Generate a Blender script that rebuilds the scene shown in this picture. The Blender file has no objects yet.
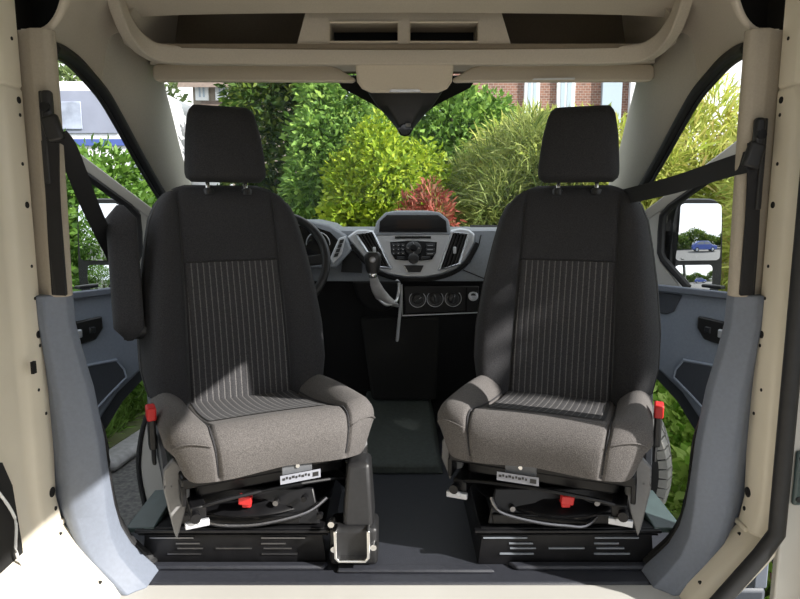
import bpy, bmesh, math, random
import numpy as np
from mathutils import Vector, Matrix, Euler

random.seed(7)
rng = np.random.default_rng(7)
SC = bpy.context.scene
COL = SC.collection
PI = math.pi
R = math.radians

# ------------------------------------------------------------------ camera
F = 640.0
CAMZ = 0.9
PITCH = R(8.4)
CP, SP = math.cos(PITCH), math.sin(PITCH)
cam_d = bpy.data.cameras.new('camera')
cam = bpy.data.objects.new('camera', cam_d)
COL.objects.link(cam)
cam.location = (0, 0, CAMZ)
cam.rotation_euler = (PI / 2 - PITCH, 0, 0)
cam_d.sensor_width = 36
cam_d.lens = F / 800 * 36
cam_d.clip_start = 0.02
SC.camera = cam


def P(px, py, Y):
    """point of the place that lies Y metres ahead on the sight line through (px, py)"""
    u = (px - 400) / F
    v = (299.5 - py) / F
    d = Vector((u, CP + v * SP, -SP + v * CP))
    return Vector((0, 0, CAMZ)) + d * (Y / d.y)


# ------------------------------------------------------------------ materials
MATS = {}


def mat(name, col, rough=0.6, metal=0.0, noise=0.0, nscale=40.0, bump=0.0, bscale=200.0, spec=0.5,
        col2=None, coat=0.0, sheen=0.0):
    if name in MATS:
        return MATS[name]
    m = bpy.data.materials.new(name)
    m.use_nodes = True
    nt = m.node_tree
    b = nt.nodes['Principled BSDF']
    b.inputs['Roughness'].default_value = rough
    b.inputs['Metallic'].default_value = metal
    b.inputs['Specular IOR Level'].default_value = spec
    if coat:
        b.inputs['Coat Weight'].default_value = coat
        b.inputs['Coat Roughness'].default_value = 0.15
    if sheen:
        b.inputs['Sheen Weight'].default_value = sheen
    c = (*col, 1)
    tc = nt.nodes.new('ShaderNodeTexCoord')
    n = nt.nodes.new('ShaderNodeTexNoise')
    n.inputs['Scale'].default_value = nscale
    n.inputs['Detail'].default_value = 4
    nt.links.new(tc.outputs['Object'], n.inputs['Vector'])
    r = nt.nodes.new('ShaderNodeValToRGB')
    k = noise
    if col2 is None:
        a = tuple(max(0, x * (1 - k)) for x in col)
        d = tuple(min(1, x * (1 + k)) for x in col)
    else:
        a, d = col, col2
    r.color_ramp.elements[0].color = (*a, 1)
    r.color_ramp.elements[1].color = (*d, 1)
    r.color_ramp.elements[0].position = 0.3
    r.color_ramp.elements[1].position = 0.7
    nt.links.new(n.outputs['Fac'], r.inputs['Fac'])
    nt.links.new(r.outputs['Color'], b.inputs['Base Color'])
    if bump:
        n2 = nt.nodes.new('ShaderNodeTexNoise')
        n2.inputs['Scale'].default_value = bscale
        n2.inputs['Detail'].default_value = 3
        nt.links.new(tc.outputs['Object'], n2.inputs['Vector'])
        bp = nt.nodes.new('ShaderNodeBump')
        bp.inputs['Strength'].default_value = bump
        bp.inputs['Distance'].default_value = 0.004
        nt.links.new(n2.outputs['Fac'], bp.inputs['Height'])
        nt.links.new(bp.outputs['Normal'], b.inputs['Normal'])
    MATS[name] = m
    return m


def fabric(name, col, col2, stripes=False):
    """woven seat cloth, optionally with the ribbed insert of fine pale upright lines"""
    m = bpy.data.materials.new(name)
    m.use_nodes = True
    nt = m.node_tree
    L = nt.links.new
    b = nt.nodes['Principled BSDF']
    b.inputs['Roughness'].default_value = 0.95
    b.inputs['Specular IOR Level'].default_value = 0.15
    b.inputs['Sheen Weight'].default_value = 0.03
    tc = nt.nodes.new('ShaderNodeTexCoord')
    n = nt.nodes.new('ShaderNodeTexNoise')
    n.inputs['Scale'].default_value = 420
    n.inputs['Detail'].default_value = 2
    L(tc.outputs['Object'], n.inputs['Vector'])
    r = nt.nodes.new('ShaderNodeValToRGB')
    r.color_ramp.elements[0].position = 0.35
    r.color_ramp.elements[1].position = 0.68
    r.color_ramp.elements[0].color = (*col, 1)
    r.color_ramp.elements[1].color = (*col2, 1)
    L(n.outputs['Fac'], r.inputs['Fac'])
    out = r.outputs['Color']
    hgt = n.outputs['Fac']
    if stripes:
        sx = nt.nodes.new('ShaderNodeSeparateXYZ')
        L(tc.outputs['Object'], sx.inputs[0])
        mul = nt.nodes.new('ShaderNodeMath'); mul.operation = 'MULTIPLY'
        mul.inputs[1].default_value = 1 / 0.0172
        L(sx.outputs['X'], mul.inputs[0])
        fr = nt.nodes.new('ShaderNodeMath'); fr.operation = 'FRACT'
        L(mul.outputs[0], fr.inputs[0])
        ab = nt.nodes.new('ShaderNodeMath'); ab.operation = 'PINGPONG'
        ab.inputs[1].default_value = 0.5
        L(fr.outputs[0], ab.inputs[0])
        # broken stitches down the line
        n3 = nt.nodes.new('ShaderNodeTexNoise'); n3.inputs['Scale'].default_value = 260
        L(tc.outputs['Object'], n3.inputs['Vector'])
        ad = nt.nodes.new('ShaderNodeMath'); ad.operation = 'MULTIPLY_ADD'
        ad.inputs[1].default_value = 0.22; ad.inputs[2].default_value = -0.11
        L(n3.outputs['Fac'], ad.inputs[0])
        sm = nt.nodes.new('ShaderNodeMath'); sm.operation = 'ADD'
        L(ab.outputs[0], sm.inputs[0]); L(ad.outputs[0], sm.inputs[1])
        rr = nt.nodes.new('ShaderNodeValToRGB')
        rr.color_ramp.elements[0].position = 0.055
        rr.color_ramp.elements[0].color = (1, 1, 1, 1)
        rr.color_ramp.elements[1].position = 0.115
        rr.color_ramp.elements[1].color = (0, 0, 0, 1)
        L(sm.outputs[0], rr.inputs['Fac'])
        mx = nt.nodes.new('ShaderNodeMix'); mx.data_type = 'RGBA'
        L(rr.outputs['Color'], mx.inputs[0])
        L(out, mx.inputs[6])
        mx.inputs[7].default_value = (0.135, 0.13, 0.13, 1)
        out = mx.outputs[2]
        hs = nt.nodes.new('ShaderNodeMath'); hs.operation = 'MULTIPLY_ADD'
        hs.inputs[1].default_value = 2.5
        L(ab.outputs[0], hs.inputs[0]); L(n.outputs['Fac'], hs.inputs[2])
        hgt = hs.outputs[0]
    L(out, b.inputs['Base Color'])
    bp = nt.nodes.new('ShaderNodeBump')
    bp.inputs['Strength'].default_value = 0.35
    bp.inputs['Distance'].default_value = 0.003
    L(hgt, bp.inputs['Height'])
    L(bp.outputs['Normal'], b.inputs['Normal'])
    return m


def leafmat(name, cols, rough=0.55, trans=0.35):
    m = bpy.data.materials.new(name)
    m.use_nodes = True
    nt = m.node_tree
    L = nt.links.new
    b = nt.nodes['Principled BSDF']
    b.inputs['Roughness'].default_value = rough
    b.inputs['Specular IOR Level'].default_value = 0.3
    g = nt.nodes.new('ShaderNodeNewGeometry')
    r = nt.nodes.new('ShaderNodeValToRGB')
    el = r.color_ramp.elements
    while len(el) < len(cols):
        el.new(0.5)
    for i, c in enumerate(cols):
        el[i].position = i / (len(cols) - 1)
        el[i].color = (*c, 1)
    L(g.outputs['Random Per Island'], r.inputs['Fac'])
    L(r.outputs['Color'], b.inputs['Base Color'])
    t = nt.nodes.new('ShaderNodeBsdfTranslucent')
    L(r.outputs['Color'], t.inputs['Color'])
    mx = nt.nodes.new('ShaderNodeMixShader')
    mx.inputs[0].default_value = trans
    L(b.outputs[0], mx.inputs[1]); L(t.outputs[0], mx.inputs[2])
    L(mx.outputs[0], nt.nodes['Material Output'].inputs['Surface'])
    return m


def glassmat(name, tint, refl=0.06):
    m = bpy.data.materials.new(name)
    m.use_nodes = True
    nt = m.node_tree
    L = nt.links.new
    nt.nodes.remove(nt.nodes['Principled BSDF'])
    t = nt.nodes.new('ShaderNodeBsdfTransparent'); t.inputs[0].default_value = (*tint, 1)
    g = nt.nodes.new('ShaderNodeBsdfGlossy'); g.inputs['Roughness'].default_value = 0.02
    mx = nt.nodes.new('ShaderNodeMixShader'); mx.inputs[0].default_value = refl
    L(t.outputs[0], mx.inputs[1]); L(g.outputs[0], mx.inputs[2])
    L(mx.outputs[0], nt.nodes['Material Output'].inputs['Surface'])
    return m


def brickmat(name, c1, c2, mortar, scale, bw=0.5, rh=0.25):
    m = bpy.data.materials.new(name)
    m.use_nodes = True
    nt = m.node_tree
    L = nt.links.new
    b = nt.nodes['Principled BSDF']
    b.inputs['Roughness'].default_value = 0.9
    tc = nt.nodes.new('ShaderNodeTexCoord')
    mp = nt.nodes.new('ShaderNodeMapping'); mp.inputs['Rotation'].default_value = (PI / 2, 0, 0)
    br = nt.nodes.new('ShaderNodeTexBrick')
    br.inputs['Scale'].default_value = scale
    br.inputs['Color1'].default_value = (*c1, 1)
    br.inputs['Color2'].default_value = (*c2, 1)
    br.inputs['Mortar'].default_value = (*mortar, 1)
    br.inputs['Mortar Size'].default_value = 0.018
    br.inputs['Brick Width'].default_value = bw
    br.inputs['Row Height'].default_value = rh
    L(tc.outputs['Object'], mp.inputs[0]); L(mp.outputs[0], br.inputs['Vector'])
    L(br.outputs['Color'], b.inputs['Base Color'])
    return m


M = {}
M['liner'] = mat('headliner_cloth', (0.56, 0.505, 0.43), 0.9, noise=0.05, nscale=250, bump=0.1, bscale=500, spec=0.2)
M['visor'] = mat('visor_vinyl', (0.62, 0.55, 0.45), 0.7, noise=0.03, nscale=200, spec=0.3)
M['apillar'] = mat('pillar_plastic_beige', (0.44, 0.415, 0.36), 0.75, noise=0.04, nscale=200, spec=0.3)
M['btrim'] = mat('beige_pillar_cover', (0.40, 0.355, 0.29), 0.75, noise=0.04, nscale=200, spec=0.3)
M['cream'] = mat('cream_body_paint', (0.66, 0.61, 0.505), 0.32, noise=0.04, nscale=6, coat=0.3)
M['white'] = mat('pale_body_paint', (0.46, 0.45, 0.42), 0.35, noise=0.02, nscale=6, coat=0.3)
M['blue'] = mat('blue_grey_trim_plastic', (0.165, 0.188, 0.235), 0.6, noise=0.05, nscale=120, bump=0.12, bscale=700)
M['blued'] = mat('dark_blue_grey_trim', (0.06, 0.068, 0.085), 0.55, noise=0.06, nscale=120, bump=0.12, bscale=700)
M['doorblue'] = mat('door_panel_plastic', (0.26, 0.30, 0.37), 0.55, noise=0.05, nscale=120, bump=0.12, bscale=700)
M['black'] = mat('black_plastic', (0.013, 0.013, 0.014), 0.45, noise=0.2, nscale=90)
M['blackgloss'] = mat('gloss_black', (0.008, 0.008, 0.009), 0.15)
M['blackmetal'] = mat('black_painted_steel', (0.007, 0.007, 0.008), 0.35, noise=0.3, nscale=30, spec=0.3)
M['void'] = mat('black_and_recess_shade', (0.006, 0.006, 0.006), 0.95)  # near-black puts shade into holes and hollows; also used for black print
M['rubber'] = mat('black_rubber', (0.012, 0.012, 0.013), 0.6, noise=0.2, nscale=60)
M['mat'] = mat('rubber_floor_mat', (0.026, 0.028, 0.036), 0.5, noise=0.12, nscale=70, bump=0.25, bscale=350)
M['chrome'] = mat('bright_steel', (0.7, 0.7, 0.7), 0.2, metal=1.0)
M['silver'] = mat('silver_fascia_paint', (0.55, 0.57, 0.61), 0.33, metal=0.3, noise=0.03, nscale=80)
M['silverlt'] = mat('bright_silver_trim', (0.62, 0.64, 0.68), 0.25, metal=0.6)
M['dash'] = mat('dash_grey_plastic', (0.20, 0.22, 0.25), 0.5, noise=0.08, nscale=160, bump=0.15, bscale=700)
M['dashdk'] = mat('dash_dark_plastic', (0.007, 0.007, 0.008), 0.75, noise=0.15, nscale=160, spec=0.25)
M['btn'] = mat('button_plastic', (0.02, 0.022, 0.026), 0.4)
M['mark'] = mat('pale_printed_mark', (0.4, 0.4, 0.42), 0.6)
M['screen'] = mat('dim_display_glass', (0.018, 0.012, 0.010), 0.15)
M['red'] = mat('red_plastic', (0.55, 0.02, 0.02), 0.4)
M['greyplastic'] = mat('grey_seat_plastic', (0.18, 0.18, 0.182), 0.55, noise=0.05, nscale=120)
M['coverdk'] = mat('shaded_seat_plastic', (0.10, 0.105, 0.115), 0.55, noise=0.05, nscale=120)  # grey seat plastic darkened to carry the side covers' shade
M['dullsteel'] = mat('dull_steel', (0.22, 0.22, 0.23), 0.35, metal=1.0)
M['greendk'] = mat('dull_green_steel', (0.05, 0.075, 0.075), 0.4, noise=0.1, nscale=40)
M['label'] = mat('foil_label', (0.25, 0.26, 0.30), 0.4)
M['belt'] = mat('belt_webbing', (0.012, 0.012, 0.014), 0.75, noise=0.2, nscale=400, bump=0.2, bscale=900)
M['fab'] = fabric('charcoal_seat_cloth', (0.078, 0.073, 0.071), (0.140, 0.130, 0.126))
M['fabdk'] = fabric('shaded_seat_cloth', (0.029, 0.0288, 0.031), (0.051, 0.0505, 0.054))  # charcoal cloth darkened, so the backrest's shade sits in the colour
M['fabst'] = fabric('ribbed_seat_cloth', (0.036, 0.0355, 0.038), (0.060, 0.059, 0.062), True)
M['mirror'] = mat('mirror_glass', (0.86, 0.88, 0.9), 0.01, metal=1.0)
M['glass'] = glassmat('windscreen_glass', (0.93, 0.96, 0.94), 0.03)
M['sideglass'] = glassmat('side_window_glass', (0.93, 0.95, 0.94), 0.025)
M['asphalt'] = mat('asphalt', (0.07, 0.07, 0.074), 0.9, col2=(0.15, 0.149, 0.145), nscale=45, bump=0.5, bscale=120, spec=0.1)
M['kerb'] = mat('kerb_stone', (0.28, 0.28, 0.29), 0.85, noise=0.2, nscale=25, bump=0.3, bscale=60)
M['soil'] = mat('soil_and_turf', (0.07, 0.075, 0.03), 0.95, col2=(0.10, 0.13, 0.05), nscale=4)
M['bark'] = mat('bark', (0.10, 0.075, 0.05), 0.9, noise=0.3, nscale=20, bump=0.5, bscale=40)
M['concrete'] = mat('pale_concrete', (0.50, 0.47, 0.42), 0.9, noise=0.1, nscale=12)
M['carwhite'] = mat('white_vehicle_paint', (0.75, 0.76, 0.78), 0.3, coat=0.3)
M['carblue'] = mat('blue_vehicle_paint', (0.05, 0.09, 0.32), 0.3, coat=0.3)
M['carsilver'] = mat('silver_vehicle_paint', (0.45, 0.5, 0.55), 0.3, metal=0.4)
M['carglass'] = mat('vehicle_window_glass', (0.20, 0.23, 0.27), 0.08)
M['greyglass'] = mat('grey_camper_window', (0.23, 0.25, 0.32), 0.2, noise=0.15, nscale=3)
M['roof'] = mat('brown_roof_tile', (0.16, 0.12, 0.10), 0.85, noise=0.2, nscale=12)
M['render'] = mat('beige_house_render', (0.22, 0.185, 0.15), 0.9, noise=0.06, nscale=9)
M['winframe'] = mat('white_window_frame', (0.72, 0.73, 0.74), 0.5)
M['pane'] = mat('house_window_pane', (0.38, 0.45, 0.52), 0.1)
M['brick'] = brickmat('red_brown_brick', (0.26, 0.12, 0.085), (0.17, 0.085, 0.065), (0.36, 0.32, 0.28), 4.4)


# ------------------------------------------------------------------ mesh helpers
class MB:
    def __init__(s):
        s.v = []
        s.f = []

    def add(s, vs, fs):
        o = len(s.v)
        s.v += [tuple(v) for v in vs]
        s.f += [tuple(i + o for i in f) for f in fs]
        return s

    def box(s, c, size, rot=None):
        c = Vector(c)
        hx, hy, hz = (a / 2 for a in size)
        m = Euler(rot).to_matrix() if rot is not None else Matrix.Identity(3)
        vs = [c + m @ Vector((x, y, z)) for x in (-hx, hx) for y in (-hy, hy) for z in (-hz, hz)]
        return s.add(vs, [(0, 1, 3, 2), (4, 6, 7, 5), (0, 4, 5, 1), (2, 3, 7, 6), (0, 2, 6, 4), (1, 5, 7, 3)])

    def prism(s, poly, vec):
        n = len(poly)
        a = [Vector(p) for p in poly]
        b = [p + Vector(vec) for p in a]
        return s.add(a + b, [tuple(range(n - 1, -1, -1)), tuple(range(n, 2 * n))] +
                     [(i, (i + 1) % n, n + (i + 1) % n, n + i) for i in range(n)])

    def slab(s, front, back):
        n = len(front)
        return s.add(list(front) + list(back), [tuple(range(n)), tuple(range(2 * n - 1, n - 1, -1))] +
                     [(i, n + i, n + (i + 1) % n, (i + 1) % n) for i in range(n)])

    def loft(s, rings, closed=True, cap=True):
        n = len(rings[0])
        vs = [p for r in rings for p in r]
        fs = []
        for j in range(len(rings) - 1):
            for i in range(n if closed else n - 1):
                k = (i + 1) % n
                fs.append((j * n + i, j * n + k, (j + 1) * n + k, (j + 1) * n + i))
        if cap and closed:
            fs.append(tuple(range(n - 1, -1, -1)))
            fs.append(tuple((len(rings) - 1) * n + i for i in range(n)))
        return s.add(vs, fs)

    def sweep(s, path, sec, up=(0, 0, 1), closed=False):
        """sec: list of (a, b): a across, b along up-ish normal"""
        path = [Vector(p) for p in path]
        rings = []
        n = len(path)
        for i, p in enumerate(path):
            if closed:
                t = path[(i + 1) % n] - path[i - 1]
            else:
                t = path[min(i + 1, n - 1)] - path[max(i - 1, 0)]
            t.normalize()
            a = t.cross(Vector(up))
            if a.length < 1e-4:
                a = t.cross(Vector((0, 1, 0)))
            a.normalize()
            b = a.cross(t)
            rings.append([p + a * q[0] + b * q[1] for q in sec])
        if closed:
            rings.append(rings[0])
        return s.loft(rings, True, not closed)

    def tube(s, path, r, n=10, up=(0, 0, 1), closed=False):
        return s.sweep(path, [(r * math.cos(2 * PI * i / n), r * math.sin(2 * PI * i / n)) for i in range(n)], up, closed)

    def cyl(s, a, b, r, n=20, r2=None):
        a, b = Vector(a), Vector(b)
        t = (b - a).normalized()
        u = t.orthogonal().normalized()
        w = t.cross(u)
        r2 = r if r2 is None else r2
        ring = lambda c, q: [c + (u * math.cos(2 * PI * i / n) + w * math.sin(2 * PI * i / n)) * q for i in range(n)]
        return s.loft([ring(a, r), ring(b, r2)])

    def lathe(s, a, axis, prof, n=32):
        a = Vector(a)
        t = Vector(axis).normalized()
        u = t.orthogonal().normalized()
        w = t.cross(u)
        return s.loft([[a + t * h + (u * math.cos(2 * PI * i / n) + w * math.sin(2 * PI * i / n)) * max(q, 1e-4)
                        for i in range(n)] for h, q in prof])

    def ell(s, c, r, nu=16, nv=10, rot=None):
        c = Vector(c)
        m = Euler(rot).to_matrix() if rot is not None else Matrix.Identity(3)
        rings = []
        for j in range(nv + 1):
            a = -PI / 2 + PI * j / nv
            q = max(math.cos(a), 0.01)
            rings.append([c + m @ Vector((r[0] * q * math.cos(2 * PI * i / nu), r[1] * q * math.sin(2 * PI * i / nu),
                                          r[2] * math.sin(a))) for i in range(nu)])
        return s.loft(rings)

    def build(s, name, material, parent=None, bevel=0.0, seg=2, smooth=True, angle=38, sub=0, solid=0.0, local=None):
        me = bpy.data.meshes.new(name)
        vs = s.v
        if local is not None:
            inv = local.inverted()
            vs = [tuple(inv @ Vector(v)) for v in vs]
        me.from_pydata(vs, [], s.f)
        bm = bmesh.new()
        bm.from_mesh(me)
        if not solid:
            bmesh.ops.recalc_face_normals(bm, faces=bm.faces)
        bm.to_mesh(me)
        bm.free()
        me.materials.append(M[material] if isinstance(material, str) else material)
        o = bpy.data.objects.new(name, me)
        COL.objects.link(o)
        if parent is not None:
            o.parent = parent
        if smooth:
            me.polygons.foreach_set('use_smooth', [True] * len(me.polygons))
            me.set_sharp_from_angle(angle=R(angle))
        if solid:
            md = o.modifiers.new('solid', 'SOLIDIFY'); md.thickness = solid; md.offset = 0
        if bevel:
            md = o.modifiers.new('bevel', 'BEVEL'); md.width = bevel; md.segments = seg
            md.limit_method = 'ANGLE'; md.angle_limit = R(35); md.harden_normals = False
        if sub:
            md = o.modifiers.new('sub', 'SUBSURF'); md.levels = sub; md.render_levels = sub
        return o


def tag(o, label=None, cat=None, group=None, kind=None):
    if label: o['label'] = label
    if cat: o['category'] = cat
    if group: o['group'] = group
    if kind: o['kind'] = kind
    return o


def thing(name, label, cat, loc=(0, 0, 0), rz=0.0, group=None, kind=None):
    o = bpy.data.objects.new(name, None)
    COL.objects.link(o)
    o.empty_display_size = 0.1
    o.location = loc
    o.rotation_euler = (0, 0, rz)
    return tag(o, label, cat, group, kind)


def wm(o):
    return Matrix.Translation(o.location) @ o.rotation_euler.to_matrix().to_4x4()


def lerp(xs, ys, x):
    return float(np.interp(x, xs, ys))


def arc(c, r, a0, a1, n, plane='xz'):
    out = []
    for i in range(n + 1):
        a = R(a0 + (a1 - a0) * i / n)
        p, q = r * math.cos(a), r * math.sin(a)
        if plane == 'xz': out.append(Vector(c) + Vector((p, 0, q)))
        elif plane == 'yz': out.append(Vector(c) + Vector((0, p, q)))
        else: out.append(Vector(c) + Vector((p, q, 0)))
    return out


def smooth_curve(pts, n=6):
    """Catmull-Rom through the points"""
    pts = [Vector(p) for p in pts]
    out = []
    for i in range(len(pts) - 1):
        p0 = pts[max(i - 1, 0)]; p1 = pts[i]; p2 = pts[i + 1]; p3 = pts[min(i + 2, len(pts) - 1)]
        for k in range(n):
            t = k / n
            out.append(0.5 * ((2 * p1) + (p2 - p0) * t + (2 * p0 - 5 * p1 + 4 * p2 - p3) * t * t +
                              (3 * p1 - p0 - 3 * p2 + p3) * t ** 3))
    out.append(pts[-1])
    return out


def root_at_base(o):
    return o


# ================================================================== THE VAN SHELL (setting)
# ---- cab floor
fl = MB()
NX, NY = 40, 30
fl.box((0, 2.04, -0.02), (1.5, 1.24, 0.04))
floor = fl.build('floor', 'mat', bevel=0.01)
tag(floor, 'dark blue-black rubber floor mat of the van cab', 'floor', kind='structure')
b = MB()
# raised rib borders moulded in the mat, left and right of the shallow middle tray
b.prism([(-0.62, 1.475, 0.0), (-0.19, 1.475, 0.0), (-0.18, 1.50, 0.0), (-0.62, 1.50, 0.0)], (0, 0, 0.012))
b.prism([(-0.155, 1.49, 0), (0.215, 1.49, 0), (0.235, 1.462, 0), (-0.155, 1.462, 0)], (0, 0, 0.010))
b.prism([(0.29, 1.475, 0), (0.62, 1.475, 0), (0.62, 1.50, 0), (0.27, 1.50, 0)], (0, 0, 0.012))
b.build('mat_rib', 'mat', floor, bevel=0.005)
b = MB()
b.box((-0.10, 1.53, 0.004), (0.02, 0.02, 0.006))
b.build('mat_fixing', 'chrome', floor, bevel=0.002)
# engine-side floor hump between the foot wells
b = MB()
b.loft([[(-0.16, 2.05, 0.0), (-0.14, 2.06, 0.03), (0.13, 2.06, 0.03), (0.15, 2.05, 0.0)],
        [(-0.16, 2.28, 0.0), (-0.14, 2.27, 0.06), (0.12, 2.27, 0.06), (0.15, 2.28, 0.0)],
        [(-0.16, 2.60, 0.0), (-0.14, 2.60, 0.13), (0.12, 2.60, 0.13), (0.15, 2.60, 0.0)]])
b.build('floor_hump', mat('green_grey_floor_carpet', (0.055, 0.066, 0.062), 0.85, noise=0.15, nscale=80), floor, bevel=0.008)

# cream sill behind the mat and the load floor
b = MB()
b.box((0, 1.375, -0.012), (1.5, 0.09, 0.026))
sill = b.build('trim_1', 'white', bevel=0.008, seg=3)
tag(sill, 'pale painted floor sill along the rear edge of the cab mat', 'sill', kind='structure')
b = MB()
b.box((0, -0.55, -0.045), (1.9, 3.80, 0.05))
o = b.build('floor_cargo', 'concrete'); o.name = 'floor.001'
tag(o, 'pale load floor of the van behind the cab', 'floor', kind='structure')


# ---- side walls: B-pillar steel
def side_x(z, base=0.79):
    return lerp([-0.1, 0.0, 0.17, 0.24, 2.0], [base - 0.16, base - 0.15, base - 0.012, base, base], z)


def pillar_wall(sx, name, label, y0):
    w = thing(name, label, 'van pillar', (sx * 0.80, 1.3, 0), 0, kind='structure')
    loc = wm(w)
    zs = [-0.02, 0.03, 0.08, 0.14, 0.172, 0.176, 0.18, 0.19, 0.24, 0.4, 0.55, 0.7, 0.9, 1.1, 1.135, 1.14, 1.145, 1.3, 1.5, 1.9]
    rings = []
    for z in zs:
        x = side_x(z)
        g = 0.004 if abs(z - 1.14) < 0.003 or abs(z - 0.176) < 0.002 else 0.0          # pressed seam
        yf = 1.40 + (0.0 if z > 0.3 else 0.0) + (0.012 if 0.33 < z < 0.6 else 0)
        ys = [yf, yf - 0.012, 1.335, 1.325, 1.312, 1.30, y0]
        dx = [0.012, 0.0, 0.0, 0.006, 0.014, 0.016, 0.016]
        ring = [Vector((sx * (x + d + g), y, z)) for y, d in zip(ys, dx)]
        ring += [Vector((sx * (x + 0.05), y0, z)), Vector((sx * (x + 0.05), yf, z))]
        rings.append(ring)
    b = MB(); b.loft(rings)
    b.build('pillar_panel', 'cream', w, bevel=0.003, local=loc)
    # outer skin of the pillar
    b = MB(); b.box((sx * 0.915, 1.275, 0.6), (0.07, 0.15, 1.9))
    b.build('outer_skin', 'cream', w, bevel=0.01, local=loc)
    # lower joint: bracket step where foot panel meets the pillar
    b = MB(); b.box((sx * (side_x(0.185) - 0.001), 1.372, 0.178), (0.010, 0.05, 0.012))
    b.build('joint_flange', 'cream', w, bevel=0.002, local=loc)
    # small holes
    holes = [(1.372, 1.115, 0.0055), (1.372, 1.085, 0.003), (1.365, 1.235, 0.003), (1.37, 0.9, 0.0055), (1.366, 0.985, 0.003),
             (1.372, 0.62, 0.0065), (1.374, 0.595, 0.003), (1.368, 0.77, 0.0028), (1.376, 0.44, 0.003), (1.374, 0.255, 0.009),
             (1.375, 0.215, 0.004), (1.36, 0.16, 0.004), (1.37, 0.70, 0.0028), (1.345, 0.05, 0.004), (1.355, 0.5, 0.0028)]
    for y, z, r in holes:
        x = side_x(z)
        r *= 1.3; hb = MB(); hb.cyl((sx * (x - 0.0012), y, z), (sx * (x + 0.004), y, z), r, 14)
        hb.build('bolt_hole', 'void', w, local=loc)
    return w


wl = pillar_wall(-1, 'wall_left', 'cream steel left door pillar with small bolt holes', 0.9)
wr = pillar_wall(1, 'wall_right', 'cream steel right door pillar with rubber sealed edge', 1.285)

# left: load-bay wall continues to the rear, with a pressed opening and a loose wire
b = MB()
b.loft([[Vector((-0.806 + d, y, z)) for z, d in ((-0.02, 0.12), (0.05, 0.10), (0.18, 0.0), (1.9, 0.0), (1.9, -0.1), (-0.02, -0.1))] for y in (0.92, -2.4)])
b.build('bay_panel', 'cream', wl, local=wm(wl))
b = MB()
b.prism([(-0.800, y, z) for y, z in ((1.262, 0.10), (1.258, 0.20), (1.245, 0.33), (1.22, 0.39), (1.17, 0.41), (1.08, 0.41), (1.08, 0.10))], (0.004, 0, 0))
b.build('panel_cutout', 'void', wl, local=wm(wl))
b = MB(); b.tube(smooth_curve([(-0.792, 1.18, 0.36), (-0.785, 1.225, 0.27), (-0.782, 1.215, 0.20), (-0.780, 1.24, 0.14), (-0.76, 1.22, 0.08)]), 0.003, 6)
b.build('loose_wire', 'winframe', wl, local=wm(wl))
b = MB(); b.box((-0.775, 1.318, 0.56), (0.006, 0.012, 0.026))
b.build('slot_hole', 'void', wl, local=wm(wl))
# right: rubber seal, pale jamb with striker, rest of load-bay wall behind the sliding door opening
loc = wm(wr)
b = MB(); b.tube([(0.80 - (0.0 if z > .2 else (0.2 - z) * 0.75), 1.272, z) for z in (-0.03, 0.04, 0.1, 0.16, 0.21, 0.3, 0.6, 1.0, 1.5, 1.8)], 0.017, 10, up=(0, 1, 0))
b.build('rubber_seal', 'rubber', wr, local=loc)
b = MB(); b.box((0.865, 1.285, 0.6), (0.11, 0.02, 1.9))
b.build('jamb', 'white', wr, bevel=0.004, local=loc)
b = MB(); b.box((0.834, 1.270, 0.335), (0.020, 0.012, 0.12))
st = b.build('striker_plate', 'greendk', wr, bevel=0.006, local=loc)
for z in (0.29, 0.38):
    b = MB(); b.cyl((0.834, 1.262, z), (0.834, 1.27, z), 0.006, 12)
    b.build('striker_bolt', 'black', st, local=loc)
b = MB()
b.box((0.85, -1.5, 0.9), (0.06, 2.0, 2.0))
b.box((0.85, 0.5, 1.66), (0.06, 2.0, 0.52))
b.build('bay_panel', 'cream', wr, local=loc)

# ---- roof of the load bay + cross member above the cab opening
b = MB()
b.box((0, -0.5, 1.95), (1.9, 3.9, 0.04))
b.box((0, 1.46, 1.72), (1.9, 0.03, 0.46))
o = b.build('ceiling_cargo', 'white'); o.name = 'ceiling.001'
tag(o, 'pale roof of the load bay behind the cab opening', 'ceiling', kind='structure')

# ---- cab headliner
st = {
    1.42: [(-0.80, 1.262), (-0.755, 1.264), (-0.725, 1.288), (-0.705, 1.33), (-0.69, 1.39), (-0.62, 1.475), (-0.4, 1.505), (0, 1.515)],
    1.46: [(-0.812, 1.262), (-0.770, 1.272), (-0.738, 1.300), (-0.715, 1.34), (-0.69, 1.40), (-0.62, 1.475), (-0.4, 1.505), (0, 1.515)],
    1.55: [(-0.845, 1.265), (-0.80, 1.285), (-0.765, 1.318), (-0.735, 1.36), (-0.70, 1.42), (-0.62, 1.475), (-0.4, 1.50), (0, 1.51)],
    1.70: [(-0.860, 1.270), (-0.838, 1.297), (-0.815, 1.332), (-0.79, 1.375), (-0.755, 1.425), (-0.66, 1.470), (-0.4, 1.490), (0, 1.50)],
    1.83: [(-0.862, 1.258), (-0.850, 1.300), (-0.838, 1.345), (-0.820, 1.392), (-0.785, 1.436), (-0.68, 1.458), (-0.4, 1.470), (0, 1.475)],
    1.93: [(-0.864, 1.222), (-0.852, 1.275), (-0.840, 1.330), (-0.824, 1.385), (-0.790, 1.430), (-0.68, 1.442), (-0.4, 1.448), (0, 1.450)],
    1.96: [(-0.865, 1.207), (-0.853, 1.265), (-0.841, 1.325), (-0.826, 1.387), (-0.792, 1.440), (-0.68, 1.475), (-0.4, 1.482), (0, 1.485)],
    1.97: [(-0.8652, 1.203), (-0.8535, 1.262), (-0.8415, 1.324), (-0.827, 1.388), (-0.794, 1.450), (-0.68, 1.55), (-0.4, 1.56), (0, 1.565)]}
rows = []
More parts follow.
